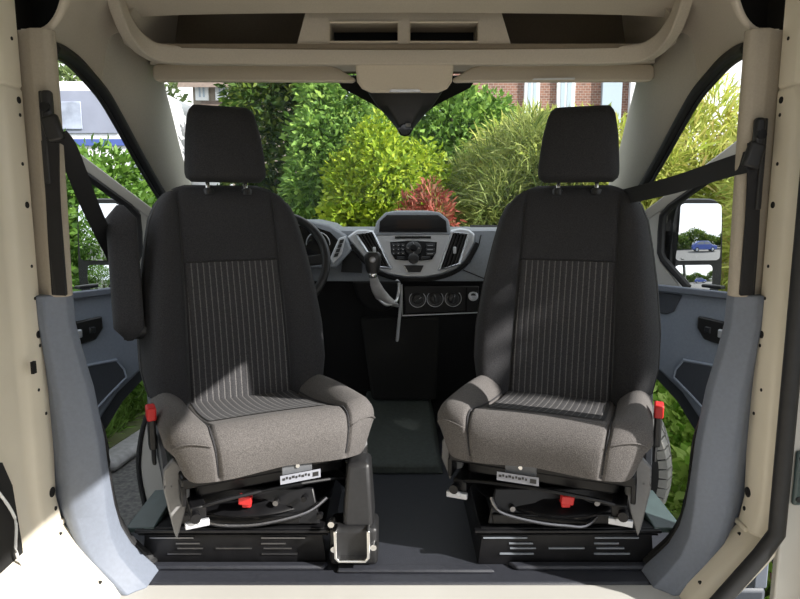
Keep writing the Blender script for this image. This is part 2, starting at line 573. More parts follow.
for Y in sorted(st):
    h = smooth_curve([(x, Y, z) for x, z in st[Y]], 4)
    rows.append(h + [Vector((-p.x, p.y, p.z)) for p in reversed(h[:-1])])
b = MB(); b.loft(rows, closed=False, cap=False)
ceil = b.build('ceiling', 'liner', solid=0.012)
tag(ceil, 'beige cloth headliner of the van cab', 'ceiling', kind='structure')
# near-black panels standing in for shade in the hollow behind the lining corners
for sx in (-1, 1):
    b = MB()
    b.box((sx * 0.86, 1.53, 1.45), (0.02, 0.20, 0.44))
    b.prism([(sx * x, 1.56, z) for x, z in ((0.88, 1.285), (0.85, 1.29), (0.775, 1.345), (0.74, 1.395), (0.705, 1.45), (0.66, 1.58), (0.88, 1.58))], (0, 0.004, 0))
    b.build('cavity_shade_panel', 'void', ceil)
# roof skin over the cab
b = MB(); b.box((0, 1.87, 1.60), (1.86, 0.90, 0.03))
b.build('roof_skin', 'cream', ceil, bevel=0.01)


# ---- A-pillar trims, door seals, B-pillar trims
SEAL = [(-0.815, 1.56, 1.262), (-0.835, 1.64, 1.272), (-0.85, 1.74, 1.270), (-0.86, 1.83, 1.252), (-0.864, 1.93, 1.217), (-0.867, 2.03, 1.157),
        (-0.872, 2.2, 1.045), (-0.88, 2.41, 0.925), (-0.89, 2.7, 0.78)]


def mir(p, sx):
    return Vector((-sx * p[0], p[1], p[2]))       # lists are written for the left side (sx=-1 keeps them)


def apillar(sx, n, side):
    A = smooth_curve([(-0.862, 1.90, 1.235), (-0.865, 1.955, 1.207), (-0.868, 2.03, 1.157), (-0.872, 2.2, 1.045), (-0.88, 2.41, 0.925), (-0.89, 2.7, 0.78)], 5)
    B = smooth_curve([(-0.826, 1.90, 1.39), (-0.815, 1.97, 1.385), (-0.790, 2.14, 1.355), (-0.812, 2.32, 1.235), (-0.845, 2.56, 1.03), (-0.88, 2.9, 0.80)], 5)
    rows = []
    for jj, (a, c) in enumerate(zip(A, B)):
        row = []
        for k in range(9):
            t = k / 8
            p = a.lerp(c, t)
            bulge = math.sin(PI * t) * min(1, jj / 8)
            p = p + Vector((0.028 * bulge, -0.03 * bulge, -0.012 * bulge))
            row.append(mir(p, sx))
        row.append(mir(c + Vector((-0.02, 0.05, 0.03)), sx))
        rows.append(row)
    b = MB(); b.loft(rows, closed=False, cap=False)
    o = b.build('trim_%d' % n, 'apillar', solid=0.01)
    tag(o, 'beige-grey windscreen pillar trim on the %s' % side, 'pillar trim', kind='structure')
    path = [mir(p, sx) for p in smooth_curve(SEAL, 5)]
    sec = [(-0.016, -0.012), (0.016, -0.012), (0.022, 0.0), (0.016, 0.014), (-0.016, 0.014), (-0.022, 0)]
    sb = MB(); sb.sweep(path, sec)
    sb.build('door_seal', 'rubber', o, bevel=0.003)
    p2 = [Vector((q.x + sx * 0.006, q.y - 0.012, q.z - 0.012)) for q in path[4:]]
    sb = MB(); sb.tube(p2, 0.006, 8)
    sb.build('seal_lip', 'black', o)
    return o


apillar(-1, 2, 'left')
apillar(1, 3, 'right')


def bpillar(sx, n, side):
    # upper beige cover: a shallow box standing inboard of the steel
    rings = []
    for z, k in ((0.70, 0.006), (0.74, 0.005), (0.9, 0.002), (1.1, 0.0), (1.2, 0.0), (1.262, 0.0)):
        sec = [(0.80, 1.402), (0.785, 1.398), (0.765, 1.385), (0.737 + k, 1.386), (0.724 + k, 1.396), (0.722 + k, 1.412), (0.75, 1.43), (0.87, 1.43), (0.87, 1.402)]
        rings.append([Vector((sx * px, py, z)) for px, py in sec])
    b = MB(); b.loft(rings)
    up = b.build('trim_%d' % n, 'btrim', bevel=0.004)
    tag(up, 'beige upper door pillar cover on the %s, behind the seat belt' % side, 'pillar trim', kind='structure')
    b = MB(); b.box((sx * (0.750 - (0.008 if sx < 0 else -0.006)), 1.3855, 0.87), (0.030, 0.006, 0.33))
    b.build('belt_slot', 'black', up, bevel=0.002)
    # lower blue-grey cover with flared foot
    rings = []
    data = [(0.705, 0.739, 0.803), (0.635, 0.738, 0.80), (0.56, 0.724, 0.795), (0.485, 0.707, 0.79), (0.36, 0.691, 0.788), (0.26, 0.685, 0.785), (0.19, 0.684, 0.78),
            (0.13, 0.678, 0.765), (0.08, 0.660, 0.735), (0.045, 0.635, 0.70), (0.02, 0.615, 0.68), (0.0, 0.60, 0.665)]
    for z, xi, xo in data:
        xm = xi + (xo - xi) * 0.62
        fw = 0.02 + 0.05 * max(0, 1 - z / 0.25)
        sec = [(xo + 0.01, 1.40), (xo, 1.392), (xm + 0.012, 1.372), (xm - 0.006, 1.370), (xi + 0.018, 1.388), (xi, 1.402), (xi - 0.002, 1.412 + fw), (xi + 0.03, 1.43 + fw), (0.87, 1.44), (0.87, 1.40)]
        rings.append([Vector((sx * px, py, z)) for px, py in sec])
    b = MB(); b.loft(rings)
    lo = b.build('trim_%d' % (n + 1), 'blue', bevel=0.004, angle=50)
    tag(lo, 'blue-grey lower door pillar cover with flared foot on the %s' % side, 'pillar trim', kind='structure')
    path = []
    for z, xi, xo in data:
        fw = 0.02 + 0.05 * max(0, 1 - z / 0.25)
        path.append(Vector((sx * (xi + (0.024 if z < 0.4 else 0.05)), 1.437 + fw, z)))
    path += [Vector((sx * 0.64, 1.58, -0.02)), Vector((sx * 0.68, 1.75, -0.03)), Vector((sx * 0.70, 1.9, -0.03))]
    b = MB(); b.tube(smooth_curve(path, 3), 0.016, 8)
    b.build('door_seal', 'rubber', lo)
    return up


bpillar(-1, 4, 'left')
bpillar(1, 6, 'right')

# lower door-step sills each side
for sx, n, sd in ((-1, 8, 'left'), (1, 9, 'right')):
    b = MB()
    b.box((sx * 0.80, 1.62, -0.16), (0.24, 0.28, 0.22))
    b.box((sx * 0.74, 2.0, -0.16), (0.10, 0.9, 0.20))
    o = b.build('trim_%d' % n, 'blued', bevel=0.012)
    tag(o, 'dark door step sill on the %s below the doorway' % sd, 'sill', kind='structure')
# left wheel arch return: pale painted panel just ahead of the left doorway
b = MB()
pts = smooth_curve([(-0.80, 1.98, -0.19), (-0.835, 1.99, -0.08), (-0.853, 2.0, 0.05), (-0.838, 2.02, 0.18), (-0.80, 2.05, 0.28)], 5)
b.loft([[p, p + Vector((0.0, 0.03, 0)), p + Vector((0.16, 0.10, 0)), p + Vector((0.16, 0.03, 0))] for p in pts])
o = b.build('trim_10', 'white', bevel=0.006)
tag(o, 'pale painted wheel arch edge seen beside the left seat', 'wheel arch', kind='structure')
b = MB(); b.tube([p + Vector((-0.006, 0, 0)) for p in pts], 0.008, 8)
b.build('edge_seal', 'rubber', o)

# ---- bulkhead below the dash (front of the foot wells)
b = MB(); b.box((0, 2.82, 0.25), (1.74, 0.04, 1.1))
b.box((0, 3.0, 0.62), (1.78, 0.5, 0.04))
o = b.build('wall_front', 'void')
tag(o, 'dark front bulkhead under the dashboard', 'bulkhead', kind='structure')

# ---- windscreen
b = MB()
cols = 16
rows = []
for k in range(6):
    t = k / 5
    y = 2.20 + t * 0.95; z = 1.40 - t * 0.60; hw = 0.79 + t * 0.09
    rows.append([Vector((hw * (-1 + 2 * i / cols), y + 0.10 * (1 - (-1 + 2 * i / cols) ** 2), z)) for i in range(cols + 1)])
b.loft(rows, closed=False, cap=False)
ws = b.build('window_1', 'glass')
tag(ws, 'clear windscreen pane above the dashboard', 'windscreen', kind='structure')
# black printed band and sensor shroud area at the top of the glass
b = MB()
c = P(405, 86, 2.30)
b.slab([P(335, 76, 2.34), P(478, 76, 2.34), P(470, 88, 2.36), P(438, 104, 2.37), P(405, 128, 2.40), P(372, 104, 2.37), P(342, 88, 2.36)],
       [p + Vector((0, 0.01, 0.004)) for p in (P(335, 76, 2.34), P(478, 76, 2.34), P(470, 88, 2.36), P(438, 104, 2.37), P(405, 128, 2.40), P(372, 104, 2.37), P(342, 88, 2.36))])
b.build('printed_band', 'void', ws)

# ================================================================== OVERHEAD SHELF, VISORS, MIRROR MOUNT
oc = thing('overhead_shelf', 'beige overhead storage shelf above the windscreen with two square cubbies in the middle', 'overhead shelf', (0, 2.05, 1.35))
loc = wm(oc)
lipl = [P(116, -8, 1.78), P(121, 8, 1.81), P(131, 30, 1.86), P(147, 47, 1.92), P(170, 54, 1.955), P(240, 55.5, 1.97), P(320, 56, 1.98), P(402, 56, 1.985)]
lip = [Vector(p) for p in lipl] + [Vector((-p.x, p.y, p.z)) for p in reversed(lipl[:-1])]
lip = smooth_curve(lip, 4)
b = MB(); b.sweep(lip, [(0.010, -0.026), (0.010, 0.020), (0.004, 0.026), (-0.014, 0.026), (-0.022, 0.018), (-0.022, -0.026)])
b.build('shelf_lip', 'liner', oc, bevel=0.004, local=loc)
# shelf floor, back wall, roof of the shelf
b = MB()
b.prism([(-0.74, 1.95, 1.352), (0.74, 1.95, 1.352), (0.77, 2.32, 1.352), (-0.77, 2.32, 1.352)], (0, 0, 0.012))
b.prism([(-0.84, 2.30, 1.352), (0.84, 2.30, 1.352), (0.84, 2.28, 1.60), (-0.84, 2.28, 1.60)], (0, 0.02, 0))
b.build('shelf_tray', mat('shelf_liner_shaded', (0.20, 0.165, 0.125), 0.9, noise=0.06, nscale=200, spec=0.2), oc, local=loc)  # headliner tone darkened: the shelf's shade is put into the colour
for sx in (-1, 1):
    b = MB()
    b.slab([Vector((sx * 0.775, 1.93, 1.36)), Vector((sx * 0.785, 2.28, 1.345)), Vector((sx * 0.74, 2.29, 1.60)), Vector((sx * 0.735, 1.87, 1.44)), Vector((sx * 0.76, 1.86, 1.40))],
           [Vector((sx * 0.795, 1.93, 1.36)), Vector((sx * 0.805, 2.28, 1.345)), Vector((sx * 0.76, 2.29, 1.60)), Vector((sx * 0.755, 1.87, 1.44)), Vector((sx * 0.78, 1.86, 1.40))])
    b.build('shelf_cheek', 'liner', oc, local=loc)
# middle cubby block: face with two real openings
yf = 1.955


def cub(px, py, dy=0.0):
    p = P(px, py, yf + (48 - py) * 0.0006 + dy)
    return p


xs = [297, 330, 398, 410, 478, 512]
outer_top = [(306, 11), (501, 11)]
face = MB()


def edge_x(side, py):
    return lerp([11, 48], [306, 296], py) if side == 0 else lerp([11, 48], [501, 512], py)


ysr = [11, 22, 42, 48]
for j in range(3):
    y0, y1 = ysr[j], ysr[j + 1]
    cells = []
    for i in range(5):
        if j == 1 and i in (1, 3):
            continue
        x0a = edge_x(0, y0) if i == 0 else xs[i]; x0b = edge_x(0, y1) if i == 0 else xs[i]
        x1a = edge_x(1, y0) if i == 4 else xs[i + 1]; x1b = edge_x(1, y1) if i == 4 else xs[i + 1]
        fr = [cub(x0b, y1), cub(x1b, y1), cub(x1a, y0), cub(x0a, y0)]
        face.slab(fr, [p + Vector((0, 0.012, 0)) for p in fr])
for x0, x1 in ((330, 398), (410, 478)):          # tunnel walls
    for (a, c) in (((x0, 22), (x1, 22)), ((x1, 22), (x1, 42)), ((x1, 42), (x0, 42)), ((x0, 42), (x0, 22))):
        q = [cub(*a), cub(*c)]
        face.slab([q[0], q[1], q[1] + Vector((0, 0.14, 0)), q[0] + Vector((0, 0.14, 0))],
                  [v + Vector((0, 0, 0.001)) for v in (q[0], q[1], q[1] + Vector((0, 0.14, 0)), q[0] + Vector((0, 0.14, 0)))])
blk = face.build('cubby_surround', 'liner', oc, local=loc)
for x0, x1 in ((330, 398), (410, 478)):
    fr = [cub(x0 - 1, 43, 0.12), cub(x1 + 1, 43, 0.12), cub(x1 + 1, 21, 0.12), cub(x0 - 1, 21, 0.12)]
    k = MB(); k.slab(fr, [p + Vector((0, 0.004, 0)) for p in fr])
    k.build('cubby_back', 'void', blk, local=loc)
    ring = [cub(x0, 42, -0.002), cub(x1, 42, -0.002), cub(x1, 22, -0.002), cub(x0, 22, -0.002)]
    k = MB(); k.tube(ring, 0.0035, 8, up=(0, 1, 0.01), closed=True)
    k.build('cubby_rim', 'visor', blk, local=loc)
# header strip below the lip
b = MB(); b.slab([P(150, 62, 2.0), P(655, 62, 2.0), P(655, 66, 2.16), P(150, 66, 2.16)], [p + Vector((0, 0, 0.02)) for p in (P(150, 62, 2.0), P(655, 62, 2.0), P(655, 66, 2.16), P(150, 66, 2.16))])
b.box((0, 2.17, 1.355), (1.56, 0.10, 0.03))
b.build('header_strip', 'liner', oc, local=loc)
# middle light pod
b = MB()
top = [(355, 61), (452, 61)]
rr = []
for dy, ins, pyb in ((0.0, 0, 0), (0.08, 2, 0)):
    rr.append([P(x, y, 1.985 + dy) for x, y in ((355, 61), (454, 61), (452, 82), (447, 89), (438, 93), (371, 93), (362, 89), (357, 82))])
b.loft(rr)
pod = b.build('light_pod', 'visor', oc, bevel=0.008, seg=3, local=loc)
b = MB()
fr = [P(389, 92.2, 1.983), P(421, 92.2, 1.983), P(419, 89.3, 1.981), P(391, 89.3, 1.981)]
b.slab(fr, [p + Vector((0, 0.01, 0)) for p in fr])
b.build('map_light', 'silverlt', pod, local=loc)

# sun visors
for sx, (a, c), lab in ((-1, (152, 356), 'beige sun visor folded up above the left seat'), (1, (452, 655), 'beige sun visor folded up above the right seat')):
    b = MB()
    v = thing('sun_visor', lab, 'sun visor', P((a + c) / 2, 72, 2.06), 0, 'sun visors')
    lo = wm(v)
    inner, outer = (c, a) if sx < 0 else (a, c)
    s = 1 if sx < 0 else -1
    prof = []
    pl = [(outer, 67), (outer, 77), (outer + s * 4, 81), (inner - s * 22, 81.5), (inner - s * 3, 82), (inner, 79), (inner - s * 18, 68), (inner - s * 34, 63.5), (outer + s * 4, 63.5)]
    if sx > 0: pl = pl[::-1]
    fr = [P(x, y, 2.04 + (82 - y) * 0.0015) for x, y in pl]
    b.slab(fr, [p + Vector((0, 0.028, 0)) for p in fr])
    b.build('visor_board', 'visor', v, bevel=0.009, seg=3, local=lo)
    b = MB(); e = P(outer + s * 10, 62, 2.06); b.tube([e, e + Vector((0, 0.01, 0.02)), P(inner - s * 30, 62, 2.06)], 0.004, 8)
    b.build('pivot_rod', 'black', v, local=lo)
    if sx > 0:
        b = MB(); fr = [P(x, y, 2.034) for x, y in ((532, 80), (575, 79.3), (575, 77.6), (534, 78.2))]
        b.slab(fr, [p + Vector((0, 0.006, 0)) for p in fr]); b.build('ticket_strap', 'winframe', v, local=lo)

# dark sensor / mirror mount under the light pod
mm = thing('mirror_mount', 'dark tapering sensor cover hanging at the top middle of the windscreen', 'mirror mount', P(405, 100, 2.25))
lo = wm(mm)
b = MB()
rings = []
for py, hw, Y, th in ((88, 40, 2.20, 0.09), (96, 35, 2.20, 0.09), (106, 28, 2.205, 0.085), (118, 17, 2.21, 0.075), (128, 9, 2.22, 0.06), (136, 4.5, 2.225, 0.05)):
    cx = 405
    rings.append([P(cx - hw, py, Y + 0.02), P(cx - hw * 0.6, py, Y), P(cx + hw * 0.6, py, Y), P(cx + hw, py, Y + 0.02),
                  P(cx + hw * 0.9, py, Y + th), P(cx - hw * 0.9, py, Y + th)])
b.loft(rings)
b.build('sensor_cover', 'black', mm, bevel=0.005, local=lo)
b = MB(); c = P(405, 129, 2.212); b.lathe(c + Vector((0, 0.02, 0)), (0, -1, -0.1), [(0, 0.022), (0.014, 0.022), (0.02, 0.017), (0.021, 0.0)], 20)
b.build('sensor_eye', 'blackgloss', mm, local=lo)
b = MB(); c = P(408, 125, 2.20); b.box(c, (0.018, 0.01, 0.014), (0.2, 0, 0)); b.build('sensor_tab', 'greyplastic', mm, bevel=0.003, local=lo)


# ================================================================== SEATS
def make_backrest(parent, x0=-1, x1=1):
    pass


REC = R(12)
BY, BZ, BL = 0.235, 0.295, 0.68          # foot of the backrest (local), length


def back_pt(x, t, d):
    """x across, t 0..1 up, d proud of the back plane (towards the sitter)"""
    y = BY + math.sin(REC) * BL * t - math.cos(REC) * d
    z = BZ + math.cos(REC) * BL * t - math.sin(REC) * d * 0.3
    return Vector((x, y, z))


TW = [0, 0.08, 0.2, 0.35, 0.55, 0.72, 0.84, 0.91, 0.955, 0.985, 1.0]
WW = [0.235, 0.262, 0.278, 0.278, 0.262, 0.243, 0.226, 0.205, 0.178, 0.145, 0.11]


def half_w(t):
    return lerp(TW, WW, t)


def front_d(x, t):
    w = half_w(t)
    a = abs(x)
    seam = 0.152 - 0.012 * t
    top = 1 - max(0, (t - 0.82) / 0.18) ** 2
    d = 0.055 + 0.018 * math.sin(PI * min(1, t * 1.2))
    amp = 0.045 * (1 - max(0, (t - 0.55) / 0.45)) * top + 0.004
    if a < seam:
        d += -0.006 * (1 - (a / seam) ** 2)
        d -= 0.006 * math.exp(-((a - seam) / 0.006) ** 2)
    else:
        q = (a - seam) / max(w - seam, 0.02)
        d += amp * math.sin(PI * min(1, q * 0.78 + 0.0)) ** 0.8 if q < 1 else 0
        d -= 0.006 * math.exp(-((a - seam) / 0.006) ** 2)
        e = max(0, (q - 0.55) / 0.45)
        d -= (d + 0.02) * (1 - math.sqrt(max(0, 1 - min(1, e) ** 2.4)))
    # round over at the top
    if t > 0.86:
        d -= (d + 0.02) * (1 - math.sqrt(max(0, 1 - ((t - 0.86) / 0.14) ** 2.2)))
    return d


CW = 0.262


def cush_pt(x, s):
    """profile of the cushion at x; s 0..1 from top rear over the front down to the lower rear"""
    a = abs(x)
    seam = 0.165
    bol = 0.0
    if a > seam:
        q = min(1, (a - seam) / (CW - seam))
        bol = math.sin(PI * min(q * 0.72 + 0.03, 1)) ** 0.85
    yfr = -0.285 + 0.05 * max(0, (a - 0.10) / (CW - 0.10)) ** 2.2       # front edge, rounded at the corners
    zt_rear = 0.328 + 0.040 * bol
    zt_front = 0.402 + 0.016 * bol - 0.012 * (a / CW) ** 2
    zb_front = 0.270 + 0.018 * (1 - (a / CW)) 
    groove = 0.010 * math.exp(-((a - seam) / 0.006) ** 2)
    e = max(0, (a - 0.215) / (CW - 0.215))
    sq = math.sqrt(max(0.0, 1 - min(1, e) ** 2.5))
    mid = 0.335
    if s < 0.5:
        t = s / 0.5
        y = 0.27 + (yfr + 0.06 - 0.27) * t
        z = zt_rear + (zt_front - zt_rear) * t ** 1.3 + 0.012 * bol * math.sin(PI * t) - 0.012 * math.sin(PI * t) * (1 - bol)
        z -= groove
    elif s < 0.75:
        t = (s - 0.5) / 0.25
        ang = t * PI / 2
        y = yfr + 0.06 - 0.06 * math.sin(ang) + groove * math.sin(ang)
        z = zt_front - 0.055 * (1 - math.cos(ang)) - groove * math.cos(ang)
    elif s < 0.9:
        t = (s - 0.75) / 0.15
        y = yfr + 0.012 * t * t + groove
        z = zt_front - 0.055 + (zb_front - zt_front + 0.055) * t
    else:
        t = (s - 0.9) / 0.1
        y = yfr + 0.012 + t * (0.25 - yfr)
        z = zb_front - 0.004 * t
    z = mid + (z - mid) * (0.25 + 0.75 * sq)
    y = y if e <= 0 else y + (0.02 - 0.0) * (1 - sq) * (1 if y < 0 else -1)
    x *= 1 - 0.11 * min(1, max(0, (s - 0.6) / 0.3)) * (a / CW)
    return Vector((x, y, z))


def copy_thing(root, loc, rz):
    r = root.copy(); COL.objects.link(r); r.location = loc; r.rotation_euler = (0, 0, rz)
    for ch in [o for o in SC.objects if o.parent == root]:
        c = ch.copy(); COL.objects.link(c); c.parent = r
        for g in [o for o in SC.objects if o.parent == ch]:
            d = g.copy(); COL.objects.link(d); d.parent = c
    return r


def headrest_mesh():
    b = MB()
    rings = []
    H = 0.235
    for k in range(19):
        t = k / 18
        w = lerp([0, 0.08, 0.2, 0.6, 0.85, 1], [0.118, 0.122, 0.122, 0.114, 0.103, 0.095], t)
        e = 0.0
        if t < 0.10: e = 1 - t / 0.10
        if t > 0.86: e = (t - 0.86) / 0.14
        sq = math.sqrt(max(0.03, 1 - min(e, 1) ** 2))
        w *= 0.86 + 0.14 * sq
        th = 0.055 * (0.25 + 0.75 * sq) * (1 - 0.15 * t)
        ring = []
        for i in range(36):
            a = 2 * PI * i / 36
            c, s_ = math.cos(a), math.sin(a)
            px = w * math.copysign(abs(c) ** 0.42, c)
            py = th * math.copysign(abs(s_) ** 0.62, s_)
            ring.append(Vector((px + 0.012, 0.372 + 0.05 * t + py - 0.012 * math.sin(PI * t), 0.970 + H * t)))
        rings.append(ring)
    b.loft(rings)
    return b


def make_seat(name, label, sx, loc, rz):
    root = thing(name, label, 'seat', loc, rz, 'swivelled front seats')
    iz = Matrix.Rotation(-rz, 4, 'Z')         # un-turns things bolted square to the floor
    # --- cushion
    NXC, NS = 64, 60
    b = MB()
    ssamp = np.concatenate([np.linspace(0, 0.5, 22)[:-1], np.linspace(0.5, 0.9, 24)[:-1], np.linspace(0.9, 1.0, 8)])
    xsamp = sorted(set(list(np.linspace(-CW, CW, 49)) + [s * (0.165 + d) for s in (-1, 1) for d in (-0.01, -0.005, 0, 0.005, 0.01)] + [s * (CW - d) for s in (-1, 1) for d in (0.002, 0.005)]))
    b.loft([[cush_pt(x, s) for s in ssamp] for x in xsamp])
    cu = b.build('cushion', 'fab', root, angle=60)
    b = MB()
    xi = np.linspace(-0.150, 0.150, 31); si = np.linspace(0.05, 0.415, 20)
    b.loft([[cush_pt(x, s) + Vector((0, 0, 0.0025)) for s in si] for x in xi], closed=False, cap=False)
    b.build('cushion_insert', 'fabst', cu)
    for s in (-1, 1):       # piping seams where bolsters meet the middle, and round each bolster nose
        b = MB(); b.tube([cush_pt(s * 0.166, q) + Vector((0, -0.002, 0.004)) for q in np.linspace(0.05, 0.88, 40)], 0.0022, 6)
        b.build('seam', 'fabdk', cu)
        pts = []
        for x in np.linspace(0.172, 0.257, 14):
            p = cush_pt(s * x, 0.70)
            pts.append(p + Vector((s * 0.002, -0.004, 0.001)))
        b = MB(); b.tube(pts, 0.0016, 6); b.build('seam', 'fab', cu)
    # --- backrest
    b = MB()
    ts = np.concatenate([np.linspace(0, 0.84, 26)[:-1], np.linspace(0.84, 1.0, 15)])
    rings = []
    for t in ts:
        w = half_w(t)
        ring = []
        us = sorted(set(list(np.linspace(-1, 1, 45)) + [s * q for s in (-1, 1) for q in (0.985, 0.97)]))
        xs_ = sorted([u * w for u in us] + [s * (0.152 - 0.012 * t + d) for s in (-1, 1) for d in (-0.006, 0, 0.006) if 0.152 - 0.012 * t + d < w * 0.95] + [s * 0.001 * k for s in (-1, 1) for k in (1, 2, 3) if not (0.152 - 0.012 * t + 0.006 < w * 0.95)])
        for x in xs_:
            ring.append(back_pt(x, t, front_d(x, t)))
        tt = max(0, (t - 0.9) / 0.1)
        bk = -0.085 * math.sqrt(max(0.05, 1 - tt ** 2))
        for u in np.linspace(0.98, -0.98, 15):
            ring.append(back_pt(u * w, t, -0.02 + (bk + 0.02) * math.sqrt(max(0, 1 - abs(u) ** 4))))
        rings.append(ring)
    b.loft(rings)
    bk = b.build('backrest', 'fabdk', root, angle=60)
    b = MB()
    rows = []
    for t in np.linspace(0.055, 0.665, 26):
        rows.append([back_pt(x * (0.143 - 0.012 * t) / 0.143, t, front_d(x * (0.143 - 0.012 * t) / 0.143, t) + 0.0025) for x in np.linspace(-0.143, 0.143, 31)])
    b.loft(rows, closed=False, cap=False)
    b.build('backrest_insert', 'fabst', bk)
    for s in (-1, 1):
        b = MB(); b.tube([back_pt(s * (0.152 - 0.012 * t), t, front_d(s * (0.152 - 0.012 * t), t) + 0.0015) for t in np.linspace(0.03, 0.93, 34)], 0.0026, 6, up=(0, 1, 0))
        b.build('seam', 'black', bk)
        b = MB(); b.tube([back_pt(s * half_w(t) * 0.985, t, front_d(s * half_w(t) * 0.985, t) + 0.002) for t in np.linspace(0.06, 0.92, 34)], 0.0024, 6, up=(0, 1, 0))
        b.build('edge_piping', 'black', bk)
    b = MB(); b.tube([back_pt(x, 0.665, front_d(x, 0.665) + 0.002) for x in np.linspace(-0.143, 0.143, 24)], 0.002, 6)
    b.build('insert_seam', 'black', bk)
    # --- headrest
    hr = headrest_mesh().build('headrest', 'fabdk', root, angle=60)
    for s in (-1, 1):
        b = MB(); b.cyl((s * 0.058 + 0.012, 0.352, 0.90), (s * 0.058 + 0.012, 0.374, 0.985), 0.0065, 12)
        b.build('headrest_post', 'chrome', hr)
        b = MB(); b.lathe((s * 0.058 + 0.012, 0.352, 0.930), (0, 0.2, 1), [(0, 0.017), (0.017, 0.016), (0.021, 0.011)], 16)
        b.build('post_collar', 'black', hr)
    # --- side covers (grey plastic) with the long pointed foot
    for s in (-1, 1):
        b = MB()
        poly = [(0.24, 0.36), (0.10, 0.345), (-0.03, 0.315), (-0.12, 0.285), (-0.15, 0.255), (-0.14, 0.225), (-0.15, 0.235), (0.0, 0.25), (0.24, 0.25)]
        b.prism([(s * 0.247, y, z) for y, z in poly], (s * 0.016, 0, 0))
        sc = b.build('side_cover', 'coverdk', root, bevel=0.004, seg=2)
        outer = (s == sx)
        b = MB()
        tipz = 0.095 if outer else 0.165
        fr = [(s * 0.205, 0.262), (s * 0.238, 0.30), (s * 0.262, 0.275), (s * 0.264, 0.225), (s * 0.246, tipz + 0.02), (s * 0.240, tipz), (s * 0.231, tipz + 0.03), (s * 0.205, 0.205)]
        b.prism([(x, -0.150, z) for x, z in fr], (0, 0.02, 0))
        b.build('cover_foot', 'greyplastic', sc, bevel=0.004)
    # --- buckle on the outboard side
    b = MB(); b.box((sx * 0.274, -0.02, 0.335), (0.018, 0.045, 0.09)); b.box((sx * 0.272, -0.015, 0.285), (0.010, 0.03, 0.08))
    bu = b.build('buckle', 'black', root, bevel=0.005)
    b = MB(); b.box((sx * 0.274, -0.025, 0.385), (0.023, 0.046, 0.034)); b.build('buckle_button', 'red', bu, bevel=0.004)
    # --- rails and swivel plates under the cushion
    b = MB(); b.box((0, 0.02, 0.255), (0.46, 0.44, 0.03))
    b.box((0, 0.03, 0.215), (0.38, 0.36, 0.04))
    pan = b.build('seat_pan', 'blackmetal', root, bevel=0.006)
    for s in (-1, 1):
        b = MB(); b.box((s * 0.195, 0.03, 0.180), (0.036, 0.48, 0.040)); b.build('slide_rail', 'blackmetal', root, bevel=0.004)
        b = MB(); b.box((s * 0.200, -0.215, 0.160), (0.055, 0.012, 0.016)); b.cyl((s * 0.195, -0.223, 0.165), (s * 0.195, -0.215, 0.165), 0.007, 12)
        b.build('rail_bracket', 'silver', root, bevel=0.002)
        b = MB(); b.cyl((s * 0.205, -0.232, 0.180), (s * 0.205, -0.212, 0.180), 0.012, 14); b.build('rail_bolt', 'blackmetal', root)
        b = MB(); b.box((s * 0.225, 0.0, 0.225), (0.012, 0.40, 0.05)); b.build('height_link', 'blackmetal', root, bevel=0.003)
    b = MB(); b.lathe((0, 0.0, 0.135), (0, 0, 1), [(0, 0.205), (0.006, 0.21), (0.012, 0.205), (0.02, 0.18), (0.03, 0.17)], 40); b.build('swivel_ring', 'blackmetal', root)
    b = MB(); b.tube(smooth_curve([(-0.195, -0.20, 0.190), (-0.15, -0.215, 0.205), (0.0, -0.225, 0.215), (0.15, -0.215, 0.205), (0.195, -0.20, 0.190)], 5), 0.005, 8)
    b.build('slide_handle', 'blackmetal', root)
    b = MB(); b.box((sx * -0.03, -0.262, 0.276), (0.075, 0.003, 0.030)); br = b.build('front_bracket', 'coverdk', root, bevel=0.002)
    b = MB(); b.cyl((sx * -0.03, -0.268, 0.280), (sx * -0.03, -0.262, 0.280), 0.005, 12); b.build('bracket_bolt', 'chrome', br)
    b = MB(); b.box((-sx * 0.035, -0.273, 0.254), (0.100, 0.002, 0.021)); la = b.build('information_label', 'label', root)
    b = MB()
    for i in range(9):
        b.box((-sx * 0.035 - 0.042 + i * 0.0078, -0.2745, 0.2555 + 0.002 * (i % 2)), (0.005 if i % 3 else 0.007, 0.0005, 0.006))
    b.box((-sx * 0.035 + 0.037, -0.2745, 0.254), (0.015, 0.0005, 0.011))
    b.build('label_print', 'black', la)
    # --- pedestal box, square to the van
    pw, pd = 0.475, 0.42
    def T(v): return iz @ Vector(v)
    def sq(bm_): 
        bm_.v = [tuple(T(v)) for v in bm_.v]; return bm_
    y0 = -0.185
    b = MB()
    xl, xr = (-0.262, 0.205) if sx < 0 else (-0.215, 0.232)
    xm = (xl + xr) / 2; ww = xr - xl
    b.prism([(xl, y0, 0.0), (xl + 0.01, y0, 0.085), (xl + 0.005, y0 - 0.004, 0.10), (xr - 0.005, y0 - 0.004, 0.10), (xr - 0.01, y0, 0.085), (xr, y0, 0.0)], (0, pd, 0))
    b.box((xm, y0 - 0.004, 0.094), (ww + 0.02, 0.018, 0.008))
    b.box((xm, y0 - 0.002, 0.082), (ww + 0.01, 0.006, 0.004))
    ped = sq(b).build('pedestal', 'blackmetal', root, bevel=0.004)
    b = MB(); b.slab([Vector(v) for v in ((sx * 0.225, y0 - 0.006, 0.102), (sx * 0.300, y0 + 0.0, 0.098), (sx * 0.28, y0 + 0.15, 0.13), (sx * 0.215, y0 + 0.15, 0.135))],
                     [Vector(v) for v in ((sx * 0.225, y0 - 0.006, 0.088), (sx * 0.300, y0 + 0.0, 0.084), (sx * 0.28, y0 + 0.15, 0.11), (sx * 0.215, y0 + 0.15, 0.115))])
    sq(b).build('pedestal_wing', 'greendk', root, bevel=0.003)
